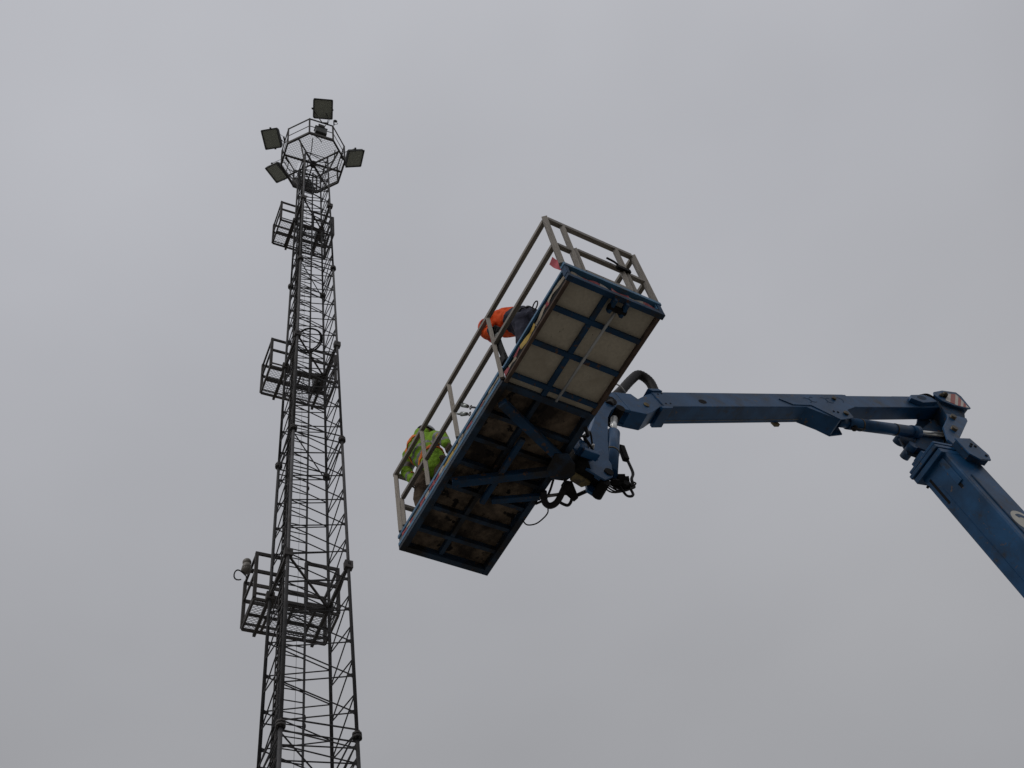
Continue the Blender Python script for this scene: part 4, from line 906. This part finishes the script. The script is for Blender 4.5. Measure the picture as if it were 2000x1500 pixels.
def person(J, mats, label, floor, look, helmet_m, jacket_pick, jacket_m, trouser_m, glove_m, hood=False):
    """J: joints in basket coordinates (u, v, z)"""
    base = bkw((J['ankL'][0] + J['ankR'][0]) / 2, (J['ankL'][1] + J['ankR'][1]) / 2, floor)
    root = empty('person', base); tag(root, label, 'person')
    X = {k: bkw(*v) - base for k, v in J.items() if k != 'foot'}
    lookv = (bu * look[0] + bv * look[1] + zv * look[2]).normalized(); hd_ = X['head']; upv = (hd_ - X['neck']).normalized()
    upv = (upv - lookv * upv.dot(lookv)).normalized(); sdv = lookv.cross(upv)
    # body: one continuous skin with head, face, neck, trunk and limbs inside the clothes
    caps = [(X['pelvis'], X['waist'], 0.115, 0.105), (X['waist'], X['chest'], 0.105, 0.125), (X['chest'], X['neck'], 0.10, 0.060), (X['neck'], hd_, 0.058, 0.06)]
    for s_ in 'LR':
        caps += [(X['sh' + s_], X['chest'], 0.055, 0.09), (X['sh' + s_], X['el' + s_], 0.050, 0.038), (X['el' + s_], X['wr' + s_], 0.038, 0.027),
                 (X['hip' + s_], X['pelvis'], 0.095, 0.10), (X['hip' + s_], X['kn' + s_], 0.080, 0.052), (X['kn' + s_], X['ank' + s_], 0.052, 0.036)]
    fc = [(hd_ + upv * 0.03 - lookv * 0.012, hd_ + upv * 0.03 - lookv * 0.011, 0.100, 0.100), (hd_ - upv * 0.035 + lookv * 0.015, hd_ - upv * 0.075 + lookv * 0.04, 0.078, 0.050),
          (hd_ + lookv * 0.088 + upv * 0.012, hd_ + lookv * 0.112 - upv * 0.028, 0.010, 0.015), (hd_ + lookv * 0.082 - upv * 0.062 - sdv * 0.018, hd_ + lookv * 0.082 - upv * 0.062 + sdv * 0.018, 0.010, 0.010),
          (hd_ + lookv * 0.078 + upv * 0.035 - sdv * 0.035, hd_ + lookv * 0.078 + upv * 0.035 + sdv * 0.035, 0.014, 0.014)]
    for sg in (-1, 1): fc.append((hd_ + sdv * sg * 0.088 + upv * 0.015, hd_ + sdv * sg * 0.088 - upv * 0.022, 0.018, 0.013))
    body = organic('body', caps + fc, 'skin', root, 0.010, 3)
    for sg in (-1, 1): MB().ball(hd_ + lookv * 0.083 + upv * 0.008 + sdv * sg * 0.032, 0.013, 8, 6).build('eye', 'eye_dark', root)
    # jacket with bulky sleeves
    caps = [(X['pelvis'].lerp(X['waist'], -0.25), X['waist'], 0.172, 0.166), (X['waist'], X['chest'], 0.160, 0.172), (X['chest'], X['neck'].lerp(X['chest'], 0.35), 0.150, 0.095),
            (X['chest'] + (X['shL'] - X['chest']) * 0.5, X['waist'] + (X['hipL'] - X['pelvis']) * 0.6, 0.125, 0.120), (X['chest'] + (X['shR'] - X['chest']) * 0.5, X['waist'] + (X['hipR'] - X['pelvis']) * 0.6, 0.125, 0.120),
            (X['neck'] - (X['neck'] - X['chest']) * 0.15, X['neck'], 0.082, 0.078)]
    for s_ in 'LR':
        caps += [(X['sh' + s_], X['chest'], 0.088, 0.120), (X['sh' + s_], X['el' + s_], 0.088, 0.070), (X['el' + s_], X['el' + s_].lerp(X['wr' + s_], 0.92), 0.070, 0.050)]
    if hood: caps.append((X['neck'], X['neck'].lerp(hd_, 0.75) - lookv * 0.02, 0.10, 0.118))
    jk = organic('jacket', caps, jacket_m, root, 0.013, 4, 0.011, 9.0, pick=lambda c: jacket_pick(c, X))
    caps = [(X['pelvis'] + (X['waist'] - X['pelvis']) * 0.35, X['pelvis'], 0.150, 0.150)]
    for s_ in 'LR': caps += [(X['hip' + s_], X['pelvis'], 0.125, 0.13), (X['hip' + s_], X['kn' + s_], 0.112, 0.082), (X['kn' + s_], X['kn' + s_].lerp(X['ank' + s_], 0.9), 0.082, 0.068)]
    tr_ = organic('trousers', caps, trouser_m, root, 0.013, 4, 0.010, 9.0)
    for s_ in 'LR':
        a_ = X['ank' + s_]; fd = (bu * J['foot'][0] + bv * J['foot'][1]).normalized()
        fl_ = floor + OB.z - base.z
        z0 = bkw(0, 0, floor).z - base.z
        heel = Vector((a_.x, a_.y, z0 + 0.05)) - fd * 0.05; toe = Vector((a_.x, a_.y, z0 + 0.042)) + fd * 0.17
        organic('boot', [(a_ + zv * 0.06, Vector((a_.x, a_.y, z0 + 0.07)), 0.058, 0.056), (heel, toe, 0.048, 0.042)], 'boot', root, 0.012, 2)
        wd = (X['wr' + s_] - X['el' + s_]).normalized(); nd = (bv * 0.8 - bu * 0.2); nd = (nd - wd * nd.dot(wd)).normalized()
        organic('glove', hand_caps(X['wr' + s_] - wd * 0.01, wd, nd, wd.cross(nd), 0.75, 1.08) + [(X['wr' + s_] - wd * 0.05, X['wr' + s_], 0.036, 0.032)], glove_m, root, 0.006, 1)
    # helmet: shell with brim
    hc = hd_ + upv * 0.055 - lookv * 0.005; sh = MB(); seg, rings = 24, 8; vs = []; fs = []
    for off in (0.0, -0.006):
        for i in range(rings + 1):
            th = (math.pi / 2) * i / rings
            for k in range(seg):
                ph = 2 * math.pi * k / seg; r_ = 0.122 + off
                vs.append(hc + upv * (r_ * 0.92 * math.cos(th)) + (lookv * math.cos(ph) * 1.13 + sdv * math.sin(ph)) * r_ * math.sin(th))
    n1 = (rings + 1) * seg
    for o_ in (0, n1):
        for i in range(rings):
            for k in range(seg): fs.append((o_ + i * seg + k, o_ + i * seg + (k + 1) % seg, o_ + (i + 1) * seg + (k + 1) % seg, o_ + (i + 1) * seg + k))
    for k in range(seg): fs.append((rings * seg + k, rings * seg + (k + 1) % seg, n1 + rings * seg + (k + 1) % seg, n1 + rings * seg + k))
    sh.add(vs, fs, True)
    hl = sh.build('helmet', helmet_m, root)
    br = MB(); vs = []; fs = []
    for k in range(13):
        ph = R(-75 + 150 * k / 12)
        for (r_, z_) in ((0.121, 0.004), (0.121 + 0.045 * max(0.2, math.cos(ph)), -0.012), (0.121 + 0.045 * max(0.2, math.cos(ph)), -0.018), (0.121, -0.004)):
            vs.append(hc + upv * z_ + (lookv * math.cos(ph) * 1.13 + sdv * math.sin(ph)) * r_)
    for k in range(12):
        for j in range(4): fs.append((k * 4 + j, k * 4 + (j + 1) % 4, k * 4 + 4 + (j + 1) % 4, k * 4 + 4 + j))
    br.add(vs, fs).build('brim', helmet_m, hl)
    return root, X, jk, tr_, base

# bending worker with orange shoulders and sleeves, at the joint of the two decks
JA = dict(pelvis=(2.72, .36, 1.00), waist=(2.64, .35, 1.18), chest=(2.42, .31, 1.45), neck=(2.34, .29, 1.57), head=(2.18, .27, 1.655),
          shL=(2.37, .16, 1.50), shR=(2.34, .45, 1.52), elL=(2.31, .09, 1.25), wrL=(2.45, .06, 1.07), elR=(2.56, .53, 1.27), wrR=(2.72, .47, 1.14),
          hipL=(2.74, .26, .94), hipR=(2.74, .46, .94), knL=(2.66, .25, .52), knR=(2.68, .48, .52), ankL=(2.76, .25, .15), ankR=(2.80, .49, .15), foot=(-1, 0))
def pickA(c, X):
    ax = (X['neck'] - X['pelvis']).normalized(); s_ = (c - X['pelvis']).dot(ax)
    for k in 'LR':
        d = X['el' + k] - X['sh' + k]; t = (c - X['sh' + k]).dot(d) / d.length_squared
        if t > 0.35 and (c - (X['sh' + k] + d * min(t, 1))).length < 0.13: return 1
    return 1 if s_ > 0.30 else 0
pa, XA, jkA, trA, bA = person(JA, None, 'bending worker in navy clothes with orange shoulders and sleeves, beside the upper deck edge', 0.060, (-0.45, 0.80, -0.20),
    'helmet_orange', pickA, ['navy_cloth', 'orange_cloth'], 'navy_cloth', 'glove', True)
# harness ring at the hips
dr = bkw(2.95, .30, .985) - bA
MB().tube([dr + bu * 0.055 * math.cos(t * math.pi / 8) + zv * 0.055 * math.sin(t * math.pi / 8) for t in range(17)], 0.008, 6).build('harness_ring', 'strap_black', pa)
axA = (XA['neck'] - XA['pelvis']).normalized()
band('waist_strap', jkA, lambda c, n_: abs((c - XA['pelvis']).dot(axA) - 0.06) < 0.03, 0.010, 'strap_black', pa)
MB().box(bkw(2.72, .185, .93) - bA, bu * 0.035, bv * 0.004, zv * 0.016).build('pocket_badge', 'sign_white', pa)

# worker in a lime jacket at the low end of the basket
JB = dict(pelvis=(.56, .25, .98), waist=(.53, .23, 1.16), chest=(.46, .18, 1.42), neck=(.43, .20, 1.58), head=(.44, .25, 1.71),
          shL=(.25, .13, 1.50), shR=(.62, .28, 1.46), elL=(.15, .115, 1.25), wrL=(.27, .12, 0.99), elR=(.80, .27, 1.24), wrR=(.88, .27, 1.00),
          hipL=(.48, .19, .93), hipR=(.63, .30, .93), knL=(.38, .13, .54), knR=(.64, .31, .52), ankL=(.40, .15, .20), ankR=(.67, .34, .20), foot=(-.5, .85))
def pickB(c, X):
    ax = (X['chest'] - X['pelvis']).normalized(); s_ = (c - X['pelvis']).dot(ax)
    for k in 'LR':
        d = X['el' + k] - X['sh' + k]; t = (c - X['sh' + k]).dot(d) / d.length_squared; near = (c - (X['sh' + k] + d * max(0, min(t, 1)))).length
        if t > 0.30 and near < 0.12: return 1 if 0.55 < t < 0.80 else 0
        d2 = X['wr' + k] - X['el' + k]; t2 = (c - X['el' + k]).dot(d2) / d2.length_squared; near2 = (c - (X['el' + k] + d2 * max(0, min(t2, 1)))).length
        if t2 > 0.1 and near2 < 0.10: return 1 if 0.45 < t2 < 0.68 else 0
    return 1 if (0.13 < s_ < 0.18 or 0.27 < s_ < 0.32) else 0
pb, XB, jkB, trB, bB = person(JB, None, 'worker in a lime jacket with orange harness straps at the low end of the basket', 0.115, (0.35, 0.75, -0.55),
    'helmet_grey', pickB, ['lime_cloth', 'grey_stripe'], 'brown_cloth', 'brown_cloth', True)
axB = (XB['chest'] - XB['pelvis']).normalized(); latB = (XB['shR'] - XB['shL']).normalized(); bkB = latB.cross(axB).normalized()
if bkB.dot(bv) > 0: bkB = -bkB
def onback(c): return (c - XB['chest']).dot(bkB)
def la_(c): return (c - XB['chest']).dot(latB), (c - XB['chest']).dot(axB), (c - XB['chest']).dot(bkB)
def t1(c, n_): l, a, b = la_(c); return abs(a - 0.05) < 0.03 and -0.19 < l < 0.05 and b > 0
def t2(c, n_): l, a, b = la_(c); return abs(l + 0.145) < 0.024 and -0.26 < a < 0.02 and b > 0
def t3(c, n_): l, a, b = la_(c); return abs((c - XB['pelvis']).dot(axB) - 0.035 - l * 0.5) < 0.03 and l > 0.02
band('chest_strap', jkB, t1, 0.012, 'strap_orange', pb)
band('back_strap', jkB, t2, 0.011, 'strap_orange', pb)
band('hip_strap', jkB, t3, 0.012, 'strap_orange', pb)

# ------------------------------------------------------------------ loose things in the basket
def strap(name, pts, w, th, m, parent, widthv):
    pts = [Vector(p) for p in pts]; mb = MB(); vs = []; fs = []; wv_ = Vector(widthv)
    for i, p in enumerate(pts):
        d = (pts[min(i + 1, len(pts) - 1)] - pts[max(i - 1, 0)]).normalized(); s_ = (wv_ - d * wv_.dot(d)).normalized(); n_ = d.cross(s_)
        vs += [p + s_ * w / 2 + n_ * th / 2, p - s_ * w / 2 + n_ * th / 2, p - s_ * w / 2 - n_ * th / 2, p + s_ * w / 2 - n_ * th / 2]
    for i in range(len(pts) - 1):
        for j in range(4): fs.append((i * 4 + j, i * 4 + (j + 1) % 4, i * 4 + 4 + (j + 1) % 4, i * 4 + 4 + j))
    n4 = 4 * (len(pts) - 1); fs += [(3, 2, 1, 0), (n4, n4 + 1, n4 + 2, n4 + 3)]
    return mb.add(vs, fs).build(name, m, parent)
def karabiner(b, c, a1, a2, r, m, parent):
    return MB().tube([c + a1 * r * 1.7 * math.cos(t * math.pi / 8) + a2 * r * math.sin(t * math.pi / 8) for t in range(17)], 0.009, 6).build('karabiner', m, parent)
L1 = bkw(2.49, 0.03, 0.68); ln = empty('safety_lanyard', L1)
strap('strap', spline([bkw(2.51, .03, .74) - L1, bkw(2.50, .035, .60) - L1, bkw(2.515, .04, .42) - L1, bkw(2.53, .05, .24) - L1], 5), 0.035, 0.012, 'strap_black', ln, bu)
strap('strap', spline([bkw(2.545, .03, .76) - L1, bkw(2.55, .03, .62) - L1, bkw(2.555, .04, .46) - L1, bkw(2.57, .05, .26) - L1], 5), 0.05, 0.014, 'strap_black', ln, bu)
MB().box(bkw(2.525, .035, .36) - L1, bu * 0.05, bv * 0.02, zv * 0.07).build('shock_absorber', 'strap_black', ln, bevel=0.01)
karabiner(None, bkw(2.53, .03, .80) - L1, zv, bu, 0.030, 'aluminium', ln)
karabiner(None, bkw(2.50, .03, .98) - L1, (zv + bu * 0.4).normalized(), bu, 0.032, 'greasy_steel', ln)
tag(ln, 'black webbing safety lanyard hanging by the rail post next to the bending worker', 'lanyard')
L2 = bkw(1.62, 0.03, 0.62); l2 = empty('snap_hook', L2)
for k, (p, q) in enumerate((((1.62, .02, .73), (1.78, .05, .47)), ((1.57, .02, .60), (1.74, .05, .40)))):
    P_, Q_ = bkw(*p) - L2, bkw(*q) - L2; d = (Q_ - P_)
    MB().tube([P_ + d * 0.30, P_ + d * 0.75], [0.028, 0.020], 8).build('hook_body', 'aluminium', l2)
    karabiner(None, P_ + d * 0.16, d.normalized(), bu.cross(d).normalized(), 0.034, 'strap_black' if k == 0 else 'aluminium', l2)
    MB().tube([Q_ + Vector((0, 0, 0.0)) + bu * 0.022 * math.cos(t * math.pi / 5) + zv * 0.022 * math.sin(t * math.pi / 5) for t in range(11)], 0.006, 6).build('hook_eye', 'pin_steel', l2)
strap('strap', spline([bkw(1.79, .05, .46) - L2, bkw(1.86, .06, .36) - L2, bkw(1.93, .10, .20) - L2, bkw(1.95, .14, .14) - L2], 5), 0.02, 0.008, 'strap_black', l2, zv)
tag(l2, 'pair of metal snap hooks clipped to the mid rail near the middle of the basket', 'hook')
L3 = bkw(3.70, 0.02, 0.25); pk = empty('plastic_ribbon', L3)
strap('ribbon', spline([bkw(3.80, .03, .20) - L3, bkw(3.77, -.01, .27) - L3, bkw(3.74, -.03, .34) - L3, bkw(3.73, -.06, .40) - L3], 5), 0.085, 0.004, 'pink_plastic', pk, (bu - zv * 0.2))
tag(pk, 'pink plastic ribbon sticking out at the top corner of the basket', 'ribbon')
